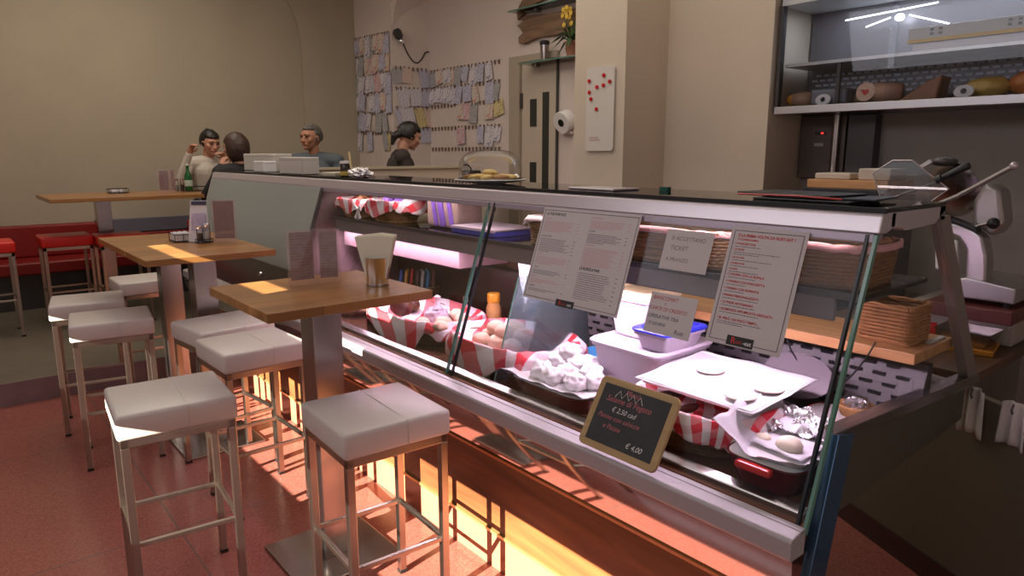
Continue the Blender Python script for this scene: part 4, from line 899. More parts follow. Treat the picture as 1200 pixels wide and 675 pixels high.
# chalkboard
cb = sheet_frame('chalkboard_sign', 'small wood-framed chalkboard standing on the grey bumper in front of the checked basket', 'sign', (1.546, 1.515, .7195), .505, .863)
w_, h_ = .315, .236
def rrect(x0, y0, x1, y1, r, z, n=6):
    pts = []
    for cx, cy, a0 in ((x1-r,y1-r,0), (x0+r,y1-r,90), (x0+r,y0+r,180), (x1-r,y0+r,270)):
        for k in range(n+1): a = R(a0+90*k/n); pts.append((cx+r*cos(a), cy+r*sin(a), z))
    return pts
obj('frame', MB().prism(rrect(0,0,w_,h_,.020,0), (0,0,.012)), M_frame, cb, bevel=.002, local=True)
rect('slate', .024, .022, w_-.024, h_-.022, M_chalk, cb, .012, .0128)
for s_, y, x, sz, mm in (('Menù', .192, .115, .026, M_chalkr), ('Salame di Fegato', .160, .050, .027, M_chalkr), ('€ 2,50 cad', .130, .085, .023, M_chalkw), ('Panino con salsicce', .103, .040, .022, M_chalkr), ('e Patate', .074, .075, .022, M_chalkr), ('€ 4,00', .038, .185, .024, M_chalkw)):
    text(s_, sz, mm, cb, x, y, .0132, 'chalk_writing', shear=.25)
mb = MB(); mb.tube([(.080+.014*k, .200 if k % 2 else .178, .0134) for k in range(9)], .0012, 4); obj('chalk_zigzag', mb, M_chalkw, cb, local=True)

# ---------------------------------------------------------------- staff side: partition, counter, slicer
sp_ = MB(); sp_.prism([(2.46,.10,.10), (3.12,1.42,.10), (3.12,1.42,.80), (2.46,.10,.80)], (.03,-.015,0)); ob = obj('partition_panel', sp_, mat('olive_panel', (.16,.145,.105), .35)); tag(ob, 'dark beige panel running obliquely below the dark wooden counter behind the case end', 'panel')
sk = MB(); sk.prism([(2.452,.104,0), (3.112,1.424,0), (3.112,1.424,.10), (2.452,.104,.10)], (.03,-.015,0)); obj('skirting', sk, mat('dark_skirting', (.06,.03,.025), .3), ob)
ct = thing('back_counter', 'dark wooden worktop of the back counter below the slicer', 'counter', (3.6,1.5,0))
obj('worktop', MB().prism([(2.87,.80,.812), (4.36,.80,.812), (4.36,2.30,.812), (3.60,2.30,.812), (2.87,1.02,.812)], (0,0,.038)), M_dwood, ct, bevel=.003)
obj('cabinet', MB().box((3.62,.84,0), (4.36,2.30,.811)), M_grey, ct)
cbn = thing('white_cabinet', 'pale box cabinet on the dark counter carrying the slicer', 'cabinet', (3.7,1.0,.851))
obj('cabinet_body', MB().box((3.42,.835,.851), (4.3,1.32,.952)), mat('pale_laminate', (.42,.38,.34), .5), cbn, bevel=.004); obj('cabinet_door', MB().box((3.414,.86,.86), (3.42,1.29,.945)), MATS['pale_laminate'], cbn)
tag(obj('chopping_board', MB().box((3.34,.825,.953), (3.95,1.16,1.013)), mat('dark_red_board', (.14,.035,.03), .4), bevel=.006), 'thick dark red board under the meat slicer', 'board')
ocb = obj('cutting_board', MB().box((3.16,.85,.851), (3.38,1.06,.872), Matrix.Rotation(R(10),3,'Z')), mat('orange_board', (.52,.22,.03), .45), bevel=.003); tag(ocb, 'orange wooden board on the dark counter beside the steel pan', 'board')
sp2 = thing('steel_pan', 'small steel pan on the counter behind the case end post', 'pan', (3.27,.96,.873))
mb = MB(); mb.prism([(3.20,.87,.875), (3.34,.87,.875), (3.34,1.04,.875), (3.20,1.04,.875)], (0,0,.004)); obj('pan_base', mb, M_steel, sp2)
mb = MB()
for p, q in (((3.20,.87),(3.34,.87)), ((3.34,.87),(3.34,1.04)), ((3.34,1.04),(3.20,1.04)), ((3.20,1.04),(3.20,.87))):
    c0 = Vector((3.27,.955,0)); a = Vector((*p,.877)); b_ = Vector((*q,.877)); a2 = a+(a-c0).xy.to_3d()*.22+Vector((0,0,.055)); b2 = b_+(b_-c0).xy.to_3d()*.22+Vector((0,0,.055)); mb.add([a,b_,b2,a2,a+Vector((0,0,.003)),b_+Vector((0,0,.003)),b2+Vector((0,0,.003)),a2+Vector((0,0,.003))], [(0,1,2,3),(7,6,5,4),(3,2,6,7)])
obj('pan_wall', mb, M_steel, sp2); obj('red_grip', MB().box((3.185,1.05,.90), (3.20,1.07,.95)), M_redc, sp2)
for k, (x, y, z0, l) in enumerate(((2.770,.755,.66,'pale cloth hanging below the counter corner, left one'), (2.700,.615,.68,'pale cloth hanging below the counter, at the right edge'))):
    mb = MB(); d = Vector((.447,.894,0)); n = Vector((-.894,.447,0))
    mb.sheet(lambda u, v: Vector((x,y,.83)) + d*((u-.5)*.085*(1+.2*v)) + n*(.016+.007*sin(u*14+k)) + Vector((0,0,-v*(.83-z0)+.012*sin(u*3.1))), 20, 8)
    tw = tag(obj('hanging_towel', mb, mat('towel_offwhite', (.55,.53,.48), .9), None, smooth=2, solid=.004), l, 'towel'); obj('hook', MB().tube([Vector((x,y,.835))+n*.02, Vector((x,y,.815))+n*.028, Vector((x,y,.80))+n*.022], .004, 6), M_dgrey, tw)
# slicer
XS = 3.45
sr = thing('meat_slicer', 'steel meat slicer with clear guard and black handle on the dark red board', 'slicer', (XS,1.0,1.015))
M_cast = mat('cast_aluminium', (.50,.48,.48), .3, .8); dg = Vector
def pz(pts, x0, x1, m, nm, bev=.006): mb = MB(); mb.prism([(x0,y,z) for y,z in pts], (x1-x0,0,0)); return obj(nm, mb, m, sr, bevel=bev)
pz([(.84,1.035),(1.10,1.035),(1.12,1.10),(1.02,1.125),(.84,1.10)], XS-.05, XS+.30, M_cast, 'machine_base')
for y in (.87,1.07):
    for x in (XS-.03, XS+.27): obj('rubber_foot', MB().lathe([(.014,0),(.016,.02),(.001,.021)], (x,y,1.014), 12), M_dark, sr)
pz([(.955,1.10),(1.035,1.10),(1.045,1.24),(1.08,1.29),(1.15,1.32),(1.16,1.36),(1.05,1.345),(.99,1.30),(.965,1.22)], XS-.03, XS+.07, M_cast, 'column', .012)
pz([(.965,1.30),(1.05,1.345),(1.06,1.45),(1.02,1.53),(.96,1.50),(.93,1.36)], XS+.02, XS+.16, M_cast, 'motor_housing', .02)
pz([(1.07,1.17),(1.155,1.14),(1.165,1.24),(1.14,1.28),(1.08,1.28)], XS-.04, XS+.0, M_cw, 'thickness_plate', .01)
mb = MB(); mb.lathe([(.001,-.012),(.10,-.012),(.125,-.002),(.125,.002),(.10,.012),(.001,.012)], (XS+.12,1.17,1.49), 40, M=Matrix.Rotation(R(75),3,'Y')@Matrix.Rotation(R(18),3,'X')); obj('blade_cover', mb, M_steel, sr, smooth=True)
mb = MB(); mb.ball((XS+.06,1.20,1.615), (.04,.055,.022), u=16, v=8); obj('sharpener_hood', mb, M_dgrey, sr, smooth=2)
mb = MB(); mb.box((XS+.01,1.235,1.595), (XS+.03,1.285,1.612), Matrix.Rotation(R(-35),3,'X')); obj('white_label', mb, M_cw, sr)
gm = MB(); gm.prism([(XS-.06,1.455,1.56),(XS-.06,1.40,1.43),(XS-.06,1.22,1.42),(XS-.06,1.13,1.50),(XS-.06,1.29,1.62),(XS-.06,1.37,1.62)], (.005,0,0)); obj('clear_guard', gm, glass('guard_plastic', (.82,.82,.82), 1.6, haze=.10), sr)
obj('guard_rim', MB().tube([(XS-.06,1.455,1.56),(XS-.06,1.37,1.62),(XS-.06,1.29,1.62),(XS-.06,1.13,1.50),(XS-.06,1.22,1.42),(XS-.06,1.40,1.43)], .003, 6, True), M_alu, sr)
obj('carriage_rod', MB().tube([(XS-.06,1.36,1.45),(XS-.03,1.18,1.53)], .006, 8), M_chrome, sr)
obj('carriage_rod', MB().tube([(XS-.08,1.19,1.42),(XS-.08,1.09,1.47),(XS-.08,.90,1.60)], .010, 8), M_cast, sr)
obj('rod_tip', MB().ball((XS-.08,.898,1.602), .016), M_alu, sr, smooth=2)
obj('black_handle', MB().tube([(XS-.05,1.185,1.535),(XS-.05,1.165,1.545),(XS-.05,1.16,1.548),(XS-.05,1.07,1.600),(XS-.05,1.064,1.603)], [.020,.020,.013,.017,.012], 14), M_dark, sr, smooth=True)
pz([(1.0,1.32),(1.15,1.37),(1.16,1.395),(1.01,1.345)], XS-.06, XS+.0, M_dark, 'black_arm', .006)
obj('dial_stem', MB().tube([(XS-.02,1.02,1.345),(XS-.03,.975,1.36)], .008, 8), M_chrome, sr); obj('dial_knob', MB().ball((XS-.03,.957,1.363), .024), M_dark, sr, smooth=2)
# warming machine with cream blocks
wm = thing('panini_press', 'dark machine with a wooden tray and two cream blocks, left of the slicer', 'machine', (3.85,1.75,.851))
obj('machine_body', MB().box((3.66,1.50,.851), (4.05,1.98,1.44)), M_dgrey, wm, bevel=.01); obj('black_band', MB().box((3.65,1.50,1.44), (4.05,1.93,1.47)), M_dark, wm, bevel=.004)
obj('wooden_tray', MB().box((3.68,1.50,1.47), (4.0,1.92,1.515)), M_board, wm, bevel=.004)
tag(obj('cream_block', MB().box((3.70,1.70,1.516), (3.90,1.89,1.548)), mat('cream_block', (.62,.54,.44), .6), bevel=.008), 'low cream block on the wooden tray, left one', 'block'); tag(obj('cream_block', MB().box((3.70,1.50,1.516), (3.90,1.66,1.575)), MATS['cream_block'], bevel=.008), 'taller cream block on the wooden tray next to the slicer guard', 'block')
# wall control box
kp = thing('control_box', 'brown control box with red display and steel tube below the wall cabinet', 'control box', (4.38,2.10,1.50))
obj('box_body', MB().box((4.33,2.04,1.50), (4.398,2.33,1.88)), mat('brown_metal', (.10,.075,.06), .4), kp, bevel=.004)
obj('dark_side', MB().box((4.31,1.86,1.50), (4.398,2.02,1.88)), M_dgrey, kp, bevel=.004); obj('steel_tube', MB().tube([(4.31,2.09,1.50),(4.31,2.09,1.88)], .024, 16), M_steel, kp, smooth=True)
obj('display', MB().box((4.325,2.16,1.765), (4.331,2.23,1.785)), M_dark, kp); obj('red_led', MB().box((4.322,2.175,1.770), (4.326,2.19,1.780)), mat('led_red', (1,.03,.02), .5, emis=2), kp); obj('socket', MB().box((4.322,2.17,1.695), (4.331,2.23,1.715)), mat('socket_grey', (.35,.33,.3), .5), kp)

# wall-hung glass cabinet
wc = thing('wall_display_case', 'wall-hung glazed display cabinet with one shelf, in the upper right corner', 'display cabinet', (4.2,1.4,1.88))
Ya, Yb = .55, 2.325
obj('back_panel', MB().box((4.37,Ya,1.88), (4.395,Yb,2.95)), mat('cabinet_back', (.16,.15,.16), .4, .3), wc)
obj('top_panel', MB().box((4.0,Ya,2.50), (4.37,Yb,2.95)), mat('cabinet_white', (.55,.56,.58), .35), wc, bevel=.004)
obj('bottom_tray', MB().box((4.0,Ya,1.885), (4.37,Yb,1.925)), M_steel, wc, bevel=.003)
obj('front_lip', MB().box((3.985,Ya,1.882), (4.005,Yb,1.925)), mat('pale_steel', (.60,.60,.64), .25, .6), wc, bevel=.003)
obj('shelf', MB().box((4.03,Ya,2.155), (4.37,Yb-.03,2.172)), mat('shelf_steel', (.55,.54,.52), .3, .6), wc)
obj('frame_post', MB().box((3.99,Yb-.02,1.925), (4.03,Yb,2.50)), M_dgrey, wc); obj('frame_post', MB().box((4.02,1.955,1.925), (4.04,1.975,2.155)), M_dgrey, wc)
obj('glass_pane', MB().box((3.995,1.66,1.925), (3.999,Yb-.02,2.50)), M_fridgeglass, wc); obj('glass_pane', MB().box((4.008,Ya,1.925), (4.012,1.70,2.50)), M_fridgeglass, wc)
sg = MB()
for r in range(7):
    for k in range(34): y = .62+k*.049+(r % 2)*.024; sg.box((4.362,y,1.945+r*.029), (4.369,y+.034,1.957+r*.029))
obj('vent_slots', sg, mat('pale_slots', (.62,.64,.72), .4), wc)
obj('flare_spot', MB().ball((4.30,1.78,2.40), (.016,.026,.02)), mat('flare_white', (.85,.92,1), .4, emis=14), wc, smooth=2)  # glowing spot imitates a reflected flare, not a real fitting
for a, b_ in (((4.32,1.97,2.375),(4.30,1.83,2.405)), ((4.30,1.73,2.405),(4.32,1.53,2.335)), ((4.33,2.10,2.43),(4.33,1.60,2.455))): obj('flare_streak', MB().tube([a,b_], .004, 6), mat('streak_white', (.85,.92,1), .4, emis=4), wc)  # glowing streaks imitate the flare lines around the spot
bx = thing('carton', 'flat white and yellow carton on the shelf of the wall cabinet', 'carton', (4.15,1.3,2.173))
obj('lower_box', MB().box((4.05,.92,2.173), (4.33,1.60,2.212)), M_cw, bx, bevel=.003); obj('upper_box', MB().box((4.04,.85,2.214), (4.32,1.62,2.29)), mat('carton_pale', (.62,.60,.55), .6), bx, bevel=.003)
obj('yellow_band', MB().box((4.037,.85,2.214), (4.041,1.62,2.232)), M_yel, bx)
dm_ = MB()
for y in (1.50,1.46,1.16,1.12):
    for z in (2.247,2.268): dm_.box((4.036,y,z), (4.0405,y+.015,z+.011))
obj('dark_dots', dm_, M_dark, bx)
def cured(lab, y, z, l, r, m, tipm=None, ax=1):
    t = thing('cured_meat', lab, 'cured meat', (4.15,y,z)); mb = MB(); mb.tube([(4.15+.02*sin(k), y-l/2+l*k/8, z+r) for k in range(9)], [r*v for v in (.25,.75,.95,1,1.02,1,.95,.75,.25)], 16); obj('casing', mb, m, t, smooth=2)
    if tipm: mb = MB(); mb.ball((4.14,y+l/2-.03,z+r), (r*.85,.04,r*.8)); obj('cut_end', mb, tipm, t, smooth=2)
    return t
cured('wrapped sausage with an orange tip at the left end of the wall cabinet', 2.22, 1.926, .20, .045, mat('tan_casing', (.40,.24,.15), .4), M_orange)
mb = MB(); mb.box((4.06,1.93,1.926), (4.26,2.14,2.02)); tag(obj('shrink_pack', mb, mat('grey_blue_pack', (.22,.23,.28), .25), bevel=.02), 'grey-blue shrink-wrapped pack beside the orange-tipped sausage', 'pack')
def oval(lab, y): t = tag(obj('label_disc', MB().lathe([(.001,0),(.03,.001),(.034,.003),(.03,.006),(.001,.006)], (4.04,y,1.955), 24, sy=1.35, M=Matrix.Rotation(R(-80),3,'Y')), M_cw), lab, 'label'); obj('dark_mark', MB().lathe([(.001,0),(.014,.001),(.012,.004),(.001,.004)], (4.033,y,1.957), 12, M=Matrix.Rotation(R(-80),3,'Y')), M_dark, t)
oval('white oval label disc in front of the grey-blue pack', 2.05); oval('white oval label disc in front of the yellow bag', 1.33)
rl = thing('rolled_roast', 'pale meat roll with a red heart mark on its end in the wall cabinet', 'meat roll', (4.15,1.77,1.926))
obj('roll_body', MB().tube([(4.13,1.86,1.985),(4.13,1.72,1.98),(4.14,1.66,1.978)], [.055,.055,.045], 20), mat('pink_tan', (.52,.30,.20), .5), rl, smooth=2); obj('cut_face', MB().lathe([(.001,0),(.05,.001),(.052,.004),(.001,.005)], (4.08,1.83,1.988), 24, M=Matrix.Rotation(R(-80),3,'Y')), mat('cut_cream', (.75,.50,.38), .5), rl)
mb = MB(); mb.prism([(4.072,1.83+.020*a,1.985+.020*b_) for a, b_ in ((0,-1),(1,.1),(.75,.75),(.3,.75),(0,.4),(-.3,.75),(-.75,.75),(-1,.1))], (.002,0,0)); obj('heart_mark', mb, M_redc, rl)
wd = MB(); wd.prism([(4.08,1.66,1.926),(4.08,1.47,1.926),(4.08,1.45,2.05),(4.08,1.53,2.02)], (.14,0,0)); tag(obj('cheese_wedge', wd, mat('brown_rind', (.36,.17,.09), .5, var=.2), bevel=.012), 'brown wedge-shaped piece in the middle of the wall cabinet', 'wedge')
crumple('food_bag', 'yellow bag in the lower part of the wall cabinet', (4.15,1.26,1.93), (.08,.10,.055), mat('yellow_bag', (.62,.42,.10), .35), 41, 'bag', amp=.15); crumple('food_bag', 'orange bag at the right edge of the wall cabinet', (4.15,1.05,1.93), (.08,.12,.07), mat('orange_bag', (.60,.20,.05), .35), 42, 'bag', amp=.15)
crumple('food_bag', 'tan packet between the meat roll and the grey-blue pack', (4.2,1.90,1.93), (.05,.06,.035), mat('tan_packet', (.45,.30,.18), .5), 43, 'bag', amp=.15)

# ---------------------------------------------------------------- whiteboard and paper roll on the pier, shelves over the door
wb = thing('whiteboard', 'slim white magnetic board with red magnets on the cream pier', 'whiteboard', (3.51,3.31,1.67))
obj('board', MB().prism([(3.508,y,z) for y, z, _ in [(p[0]+3.185,p[1]+1.668,0) for p in rrect(0,0,.252,.545,.025,0)]], (.010,0,0)), mat('board_white', (.66,.62,.56), .3), wb)
for p, q in ((3.407,2.128),(3.405,2.055),(3.388,2.01),(3.335,2.085),(3.275,2.155),(3.277,2.092),(3.222,2.112),(3.335,1.942)):
    obj('red_magnet', MB().lathe([(.001,0),(.013,.001),(.013,.008),(.001,.009)], (3.507,p,q), 14, M=Matrix.Rotation(R(-90),3,'Y')), M_redc, wb)
mb = MB()
for z, w2 in ((1.755,.08),(1.74,.10)): mb.box((3.506,3.40-w2,z), (3.508,3.40,z+.004))
obj('faint_writing', mb, M_pinkink, wb)
tr = thing('paper_roll', 'white paper roll on a holder beside the door', 'paper roll', (4.93,5.10,1.90))
obj('roll', MB().lathe([(.035,-.055),(.105,-.055),(.108,-.05),(.108,.05),(.105,.055),(.035,.055)], (4.93,5.12,1.965), 32, M=Matrix.Rotation(R(70),3,'Y')), M_cw, tr, smooth=True); obj('roll_core', MB().lathe([(.001,-.058),(.038,-.058),(.038,.058),(.001,.058)], (4.93,5.12,1.965), 20, M=Matrix.Rotation(R(70),3,'Y')), M_dark, tr)
obj('bracket', MB().box((4.95,5.06,1.84), (4.998,5.20,1.87)), M_cw, tr)
for z, l in ((2.545,'glass shelf with green edge just above the door'), (3.075,'upper glass shelf in front of the driftwood planks')):
    s_ = thing('glass_shelf', l, 'shelf', (4.9,5.3,z)); obj('shelf_pane', MB().box((4.80,3.60,z), (4.998,5.68 if z < 3 else 5.85,z+.012)), glass('green_shelf_glass', (.62,.70,.62), 1.2), s_); obj('shelf_edge', MB().box((4.796,3.60,z), (4.80,5.68 if z < 3 else 5.85,z+.012)), M_edge, s_)
    for y in (5.55,4.2): obj('bracket', MB().box((4.93,y,z-.02), (4.998,y+.03,z)), M_steel, s_)
tc_ = thing('travel_cup', 'silver travel cup with a black lid on the shelf above the door', 'cup', (4.88,5.37,2.558))
obj('cup_body', MB().lathe([(.035,0),(.045,.12),(.046,.15),(.001,.15)], (4.88,5.37,2.558), 22), M_steel, tc_, smooth=True); obj('lid', MB().lathe([(.048,.15),(.05,.155),(.05,.185),(.03,.195),(.001,.195)], (4.88,5.37,2.558), 22), M_dark, tc_, smooth=True)
fp = thing('potted_plant', 'yellow-flowered plant in a terracotta pot on the shelf above the door', 'plant', (4.88,4.98,2.558))
obj('pot', MB().lathe([(.05,0),(.07,.12),(.075,.125),(.072,.14),(.001,.14)], (4.88,4.98,2.558), 22), mat('terracotta', (.38,.16,.10), .7), fp, smooth=True)
lv = MB(); rnd = random.Random(3)
for k in range(26):
    a = rnd.uniform(0, 2*pi); l_ = rnd.uniform(.12, .26); u = rnd.uniform(.0, 1.0); b0 = Vector((4.88,4.98,2.69)); d = Vector((cos(a)*.28-.30, sin(a)+.25, u-.25)).normalized()
    m_ = b0+d*l_*.5+Vector((0,0,.05)); e = b0+d*l_+Vector((0,0,-.03)); s_ = d.cross(Vector((0,0,1))).normalized()*.016; lv.add([b0, m_+s_, e, m_-s_], [(0,1,2,3)])
obj('leaves', lv, M_leaf, fp, solid=.002)
for k in range(12):
    fl = MB()
    p = Vector((4.86+rnd.uniform(-.06,.03), 5.06+rnd.uniform(-.13,.10), 2.92+rnd.uniform(-.07,.08)))
    for j_ in range(5): a = 2*pi*j_/5; fl.ball(p+Vector((-.008,.012*cos(a),.012*sin(a))), (.006,.013,.013), u=7, v=5)
    obj('flower', fl, M_yel, fp)
obj('stem', MB().tube([(4.88,4.98,2.68),(4.87,5.02,2.80),(4.86,5.06,2.90)], .006, 6), M_leaf, fp)
def drift(lab, pts):
    o = obj('driftwood_plank', MB().prism([(4.955,y,z) for y, z in pts], (.04,0,0)), M_drift, bevel=.008); return tag(o, lab, 'driftwood')
drift('upper weathered driftwood plank on the pale wall above the door', [(5.90,3.09),(5.86,3.16),(5.78,3.24),(5.68,3.30),(5.60,3.40),(5.0,3.50),(5.0,3.26),(5.60,3.14),(5.80,3.06),(5.88,3.02)])
drift('lower weathered driftwood plank with a jagged end above the door', [(5.86,3.03),(5.80,3.00),(5.89,2.97),(5.84,2.93),(5.80,2.885),(5.87,2.85),(5.865,2.79),(5.78,2.775),(5.55,2.81),(5.0,2.79),(5.0,3.02),(5.4,3.02),(5.75,3.05)])
# camera/lamp bracket and cable on the pier
sl_ = thing('spot_bracket', 'small dark spot fitting with a drooping cable on the pier between the note walls', 'spot light', (4.50,7.60,2.96))
obj('spot_body', MB().lathe([(.02,0),(.05,.03),(.055,.10),(.03,.13),(.001,.13)], (4.56,7.58,2.99), 18, M=Matrix.Rotation(R(-30),3,'Y')), M_dgrey, sl_, smooth=True); obj('spot_glass', MB().ball((4.56,7.56,2.97), .035), M_chrome, sl_, smooth=2); obj('arm', MB().box((4.55,7.60,3.02), (4.58,7.648,3.05)), M_dark, sl_)
obj('cable', MB().tube([Vector((4.60+.40*t, 7.64, 3.02-.30*sin(pi*min(1,t*1.15)*.8)+.05*t)) for t in [k/14 for k in range(15)]], .008, 6), M_dark, sl_)

# ---------------------------------------------------------------- notes pegged on strings
SK = [sketch('note_white', (.70,.66,.70), (.12,.12,.26), 7, .60), sketch('note_lavender', (.56,.54,.66), (.12,.12,.26), 11, .56), sketch('note_cream', (.66,.58,.50), (.55,.08,.06), 7, .62),
      sketch('note_grey', (.44,.43,.44), (.12,.12,.14), 12, .5), sketch('note_pink', (.64,.48,.50), (.55,.10,.12), 9, .66), sketch('note_yellow', (.66,.56,.28), (.3,.2,.1), 7, .7)]
SN = ['white','lavender','cream','grey','pink','yellow']
rnd = random.Random(11); peg0 = None; NTH = ['first','second','third','fourth','fifth','sixth','seventh','eighth','ninth','tenth']; PIER = 'pier face'
def note_row(sec, secname, rowname, p0, p1, nrm, count, dens, hh=.18):
    global peg0
    p0, p1 = Vector(p0), Vector(p1); d = (p1-p0); L_ = d.length; d = d/L_; nrm = Vector(nrm)
    t = thing('note_string', rowname+' string with small pegs on the '+secname, 'string', p0)
    obj('cord', MB().tube([p0+nrm*.006, (p0+p1)/2+nrm*.006-Vector((0,0,.012)), p1+nrm*.006], .002, 5), M_ink, t)
    npg = count*2
    for k in range(npg):
        q = p0 + d*L_*(k+.5)/npg + nrm*.010 - Vector((0,0,.008)) - p0
        if peg0 is None:
            mb = MB(); mb.box((-.007,-.007,-.028), (.007,.007,.020)); peg0 = obj('peg', mb, mat('peg_brown', (.20,.13,.09), .6), t, local=True); pg = peg0
        else: pg = peg0.copy(); COL.objects.link(pg); pg.parent = t
        pg.location = q; pg.rotation_euler = (0, rnd.uniform(-.1,.1), rnd.uniform(-.3,.3))
    for k in range(count):
        if rnd.random() > dens: continue
        ci = rnd.choice([0,0,0,0,1,1,1,2,2,3,3,3,4,0,1,5]); ww = rnd.uniform(.12,.19); h2 = hh*rnd.uniform(.9,1.3); rot = rnd.uniform(-.30,.30)
        c = p0 + d*(L_*(k+.5)/count + rnd.uniform(-.02,.02)) + nrm*(.012+.004*(k % 3)) - Vector((0,0,.006)); up = Vector((0,0,1)); mb = MB(); vs = []
        for a, b_ in ((-.5,0),(.5,0),(.5,-1),(-.5,-1)): xx = a*ww; zz = b_*h2; vs.append(c + d*(xx*cos(rot)-zz*sin(rot)) + up*(xx*sin(rot)+zz*cos(rot)) + nrm*(.010*(-b_)))
        mb.prism(vs, nrm*.0015); o = obj('drawing_note', mb, SK[ci]); tag(o, '%s note, %s from left, %s string of the %s' % (SN[ci], NTH[(count-1-k) if secname != PIER else k], rowname, secname), 'note', 'notes on the '+secname)
ORD = ['topmost','second','third','fourth','fifth','lowest']
for r, z in enumerate((3.10,2.87,2.64,2.41,2.17,1.93)): note_row(0, 'narrow corner wall', ORD[r], (4.47,7.68,z-.02), (4.47,8.56,z), (-1,0,0), 7, (1,1,1,.95,.7,.55)[r], .20)
for r, z in enumerate((2.68,2.44,2.21,1.97)): note_row(1, PIER, ORD[r] if r < 3 else 'lowest', (4.49,7.65,z), (4.98,7.65,z), (0,-1,0), 4, (.9,.95,.75,.3)[r], .19)
for r, z in enumerate((2.655,2.445,2.235,1.965,1.715)): note_row(2, 'wall left of the door', ORD[r] if r < 4 else 'lowest', (5.0,6.20,z), (5.0,7.62,z), (-1,0,0), 10, (.95,.95,.6,.4,.0)[r], .18)

# ---------------------------------------------------------------- people (bodies are one continuous surface)
def fused(name, mb, m, parent, voxel=.006, smooth_it=6):
    o = obj(name, mb, m, parent, smooth=False, local=True)
    md = o.modifiers.new('fuse', 'REMESH'); md.mode = 'VOXEL'; md.voxel_size = voxel
    ms = o.modifiers.new('soften', 'SMOOTH'); ms.iterations = smooth_it; ms.factor = .5
    dg_ = bpy.context.evaluated_depsgraph_get(); dg_.update()
    me = bpy.data.meshes.new_from_object(o.evaluated_get(dg_)); o.modifiers.clear(); o.data = me; me.name = name
    for p in me.polygons: p.use_smooth = True
    return o
def person(lab, loc, yaw, zs, head_yaw, head_pitch, hands, top, top_len, pants, skin, hair, hstyle, lean=.04, w_=1.0, beard=None):
    """local frame: +y is forward, +x is the person's right; origin on the platform under the stool"""
    t = thing('person', lab, 'person', loc, yaw); t.scale = (1.1, 1.1, 1.1)
    V = Vector; hip = V((0,0,zs+.09)); wst = V((0,.01,zs+.26)); cht = V((0,lean,zs+.42)); nk = V((0,lean+.015,zs+.575)); hb = V((0,lean+.03,zs+.600))
    HM = Matrix.Rotation(head_yaw, 3, 'Z') @ Matrix.Rotation(head_pitch, 3, 'X'); hc = hb + HM @ V((0,.022,.115))
    b_ = MB(); c_ = MB(); p_ = MB()
    def both(f, a, b, ra, rb, grow=.012, target=None):
        b_.cap(a, b, ra, rb)
        if target is not None: target.cap(a, b, ra+grow, rb+grow)
    # torso
    both(0, hip+V((-.07,0,0)), hip+V((.07,0,0)), .105, .105, .012, p_)
    both(0, hip, wst, .115, .105, .014, c_); both(0, wst+V((-.03,0,0)), cht+V((-.045*w_,0,.02)), .098, .105, .014, c_); both(0, wst+V((.03,0,0)), cht+V((.045*w_,0,.02)), .098, .105, .014, c_)
    shs = []
    for s in (-1, 1):
        sh = V((s*.168*w_, lean, zs+.515)); shs.append(sh); both(0, nk-V((0,0,.045)), sh, .060, .056, .012, c_)
    b_.cap(nk-V((0,0,.05)), hb+V((0,.0,.03)), .052, .048)
    # arms and hands
    for s, sh, (el, wr, curl) in zip((-1, 1), shs, hands):
        el, wr = V(el)+V((0,0,zs)), V(wr)+V((0,0,zs)); both(0, sh, el, .047, .038, .010, c_); both(0, el, wr, .037, .024, .009, c_) if top_len == 'long' else b_.cap(el, wr, .037, .024)
        fd = (wr-el).normalized(); side = fd.cross(V((0,0,1))); side = side.normalized() if side.length > .1 else V((1,0,0)); nrm = side.cross(fd)
        pc = wr + fd*.045; b_.cap(wr+side*.004, pc+side*.018+fd*.03, .021, .016); b_.cap(wr-side*.004, pc-side*.018+fd*.03, .021, .016); b_.cap(wr, pc+fd*.035, .020, .017)
        for k, ln in enumerate((.062,.074,.070,.056)):
            k0 = pc + fd*.038 + side*(.030-.020*k); k1 = k0 + (fd*cos(curl*.5)-nrm*sin(curl*.5))*ln*.5; k2 = k1 + (fd*cos(curl*1.4)-nrm*sin(curl*1.4))*ln*.5; b_.cap(k0, k1, .0095, .0088, 8); b_.cap(k1, k2, .0088, .0075, 8)
        k0 = wr+fd*.025+side*.025*-s; k1 = k0+(fd*.6+side*.7*-s-nrm*.3).normalized()*.036; b_.cap(k0, k1, .011, .010, 8); b_.cap(k1, k1+(fd*.9-nrm*.4).normalized()*.030, .010, .008, 8)
    # legs on the foot rail
    for s in (-1, 1):
        a = hip+V((s*.085,.02,-.01)); kn = V((s*.12,.40,zs+.05)); an = V((s*.11,.28,zs-.40)); both(0, a, kn, .085, .058, .012, p_); both(0, kn, an, .056, .040, .012, p_)
        sho = MB(); sho.cap(an+V((0,-.03,-.055)), an+V((0,.16,-.075)), .042, .034); sho.cap(an+V((0,0,.0)), an+V((0,0,-.05)), .045, .045); fused('shoe', sho, M_dark, t, .006)
        b_.cap(an, an+V((0,.05,-.05)), .036, .030)
    # head: skull, jaw, nose, ears
    def hp(x, y, z): return hc + HM @ V((x,y,z))
    b_.ball(hc+HM@V((0,-.012,.018)), (.076,.094,.094), M=HM, u=20, v=14); b_.ball(hp(0,.022,-.028), (.058,.062,.072), M=HM, u=16, v=12)
    b_.cap(hp(0,.060,-.078), hp(0,.068,-.080), .026, .020); b_.cap(hp(0,.078,.012), hp(0,.098,-.020), .010, .014); b_.cap(hp(-.010,.090,-.024), hp(.010,.090,-.024), .010, .010)
    b_.cap(hp(-.045,.070,.034), hp(.045,.070,.034), .013, .013); b_.cap(hp(-.018,.082,-.050), hp(.018,.082,-.050), .010, .010)
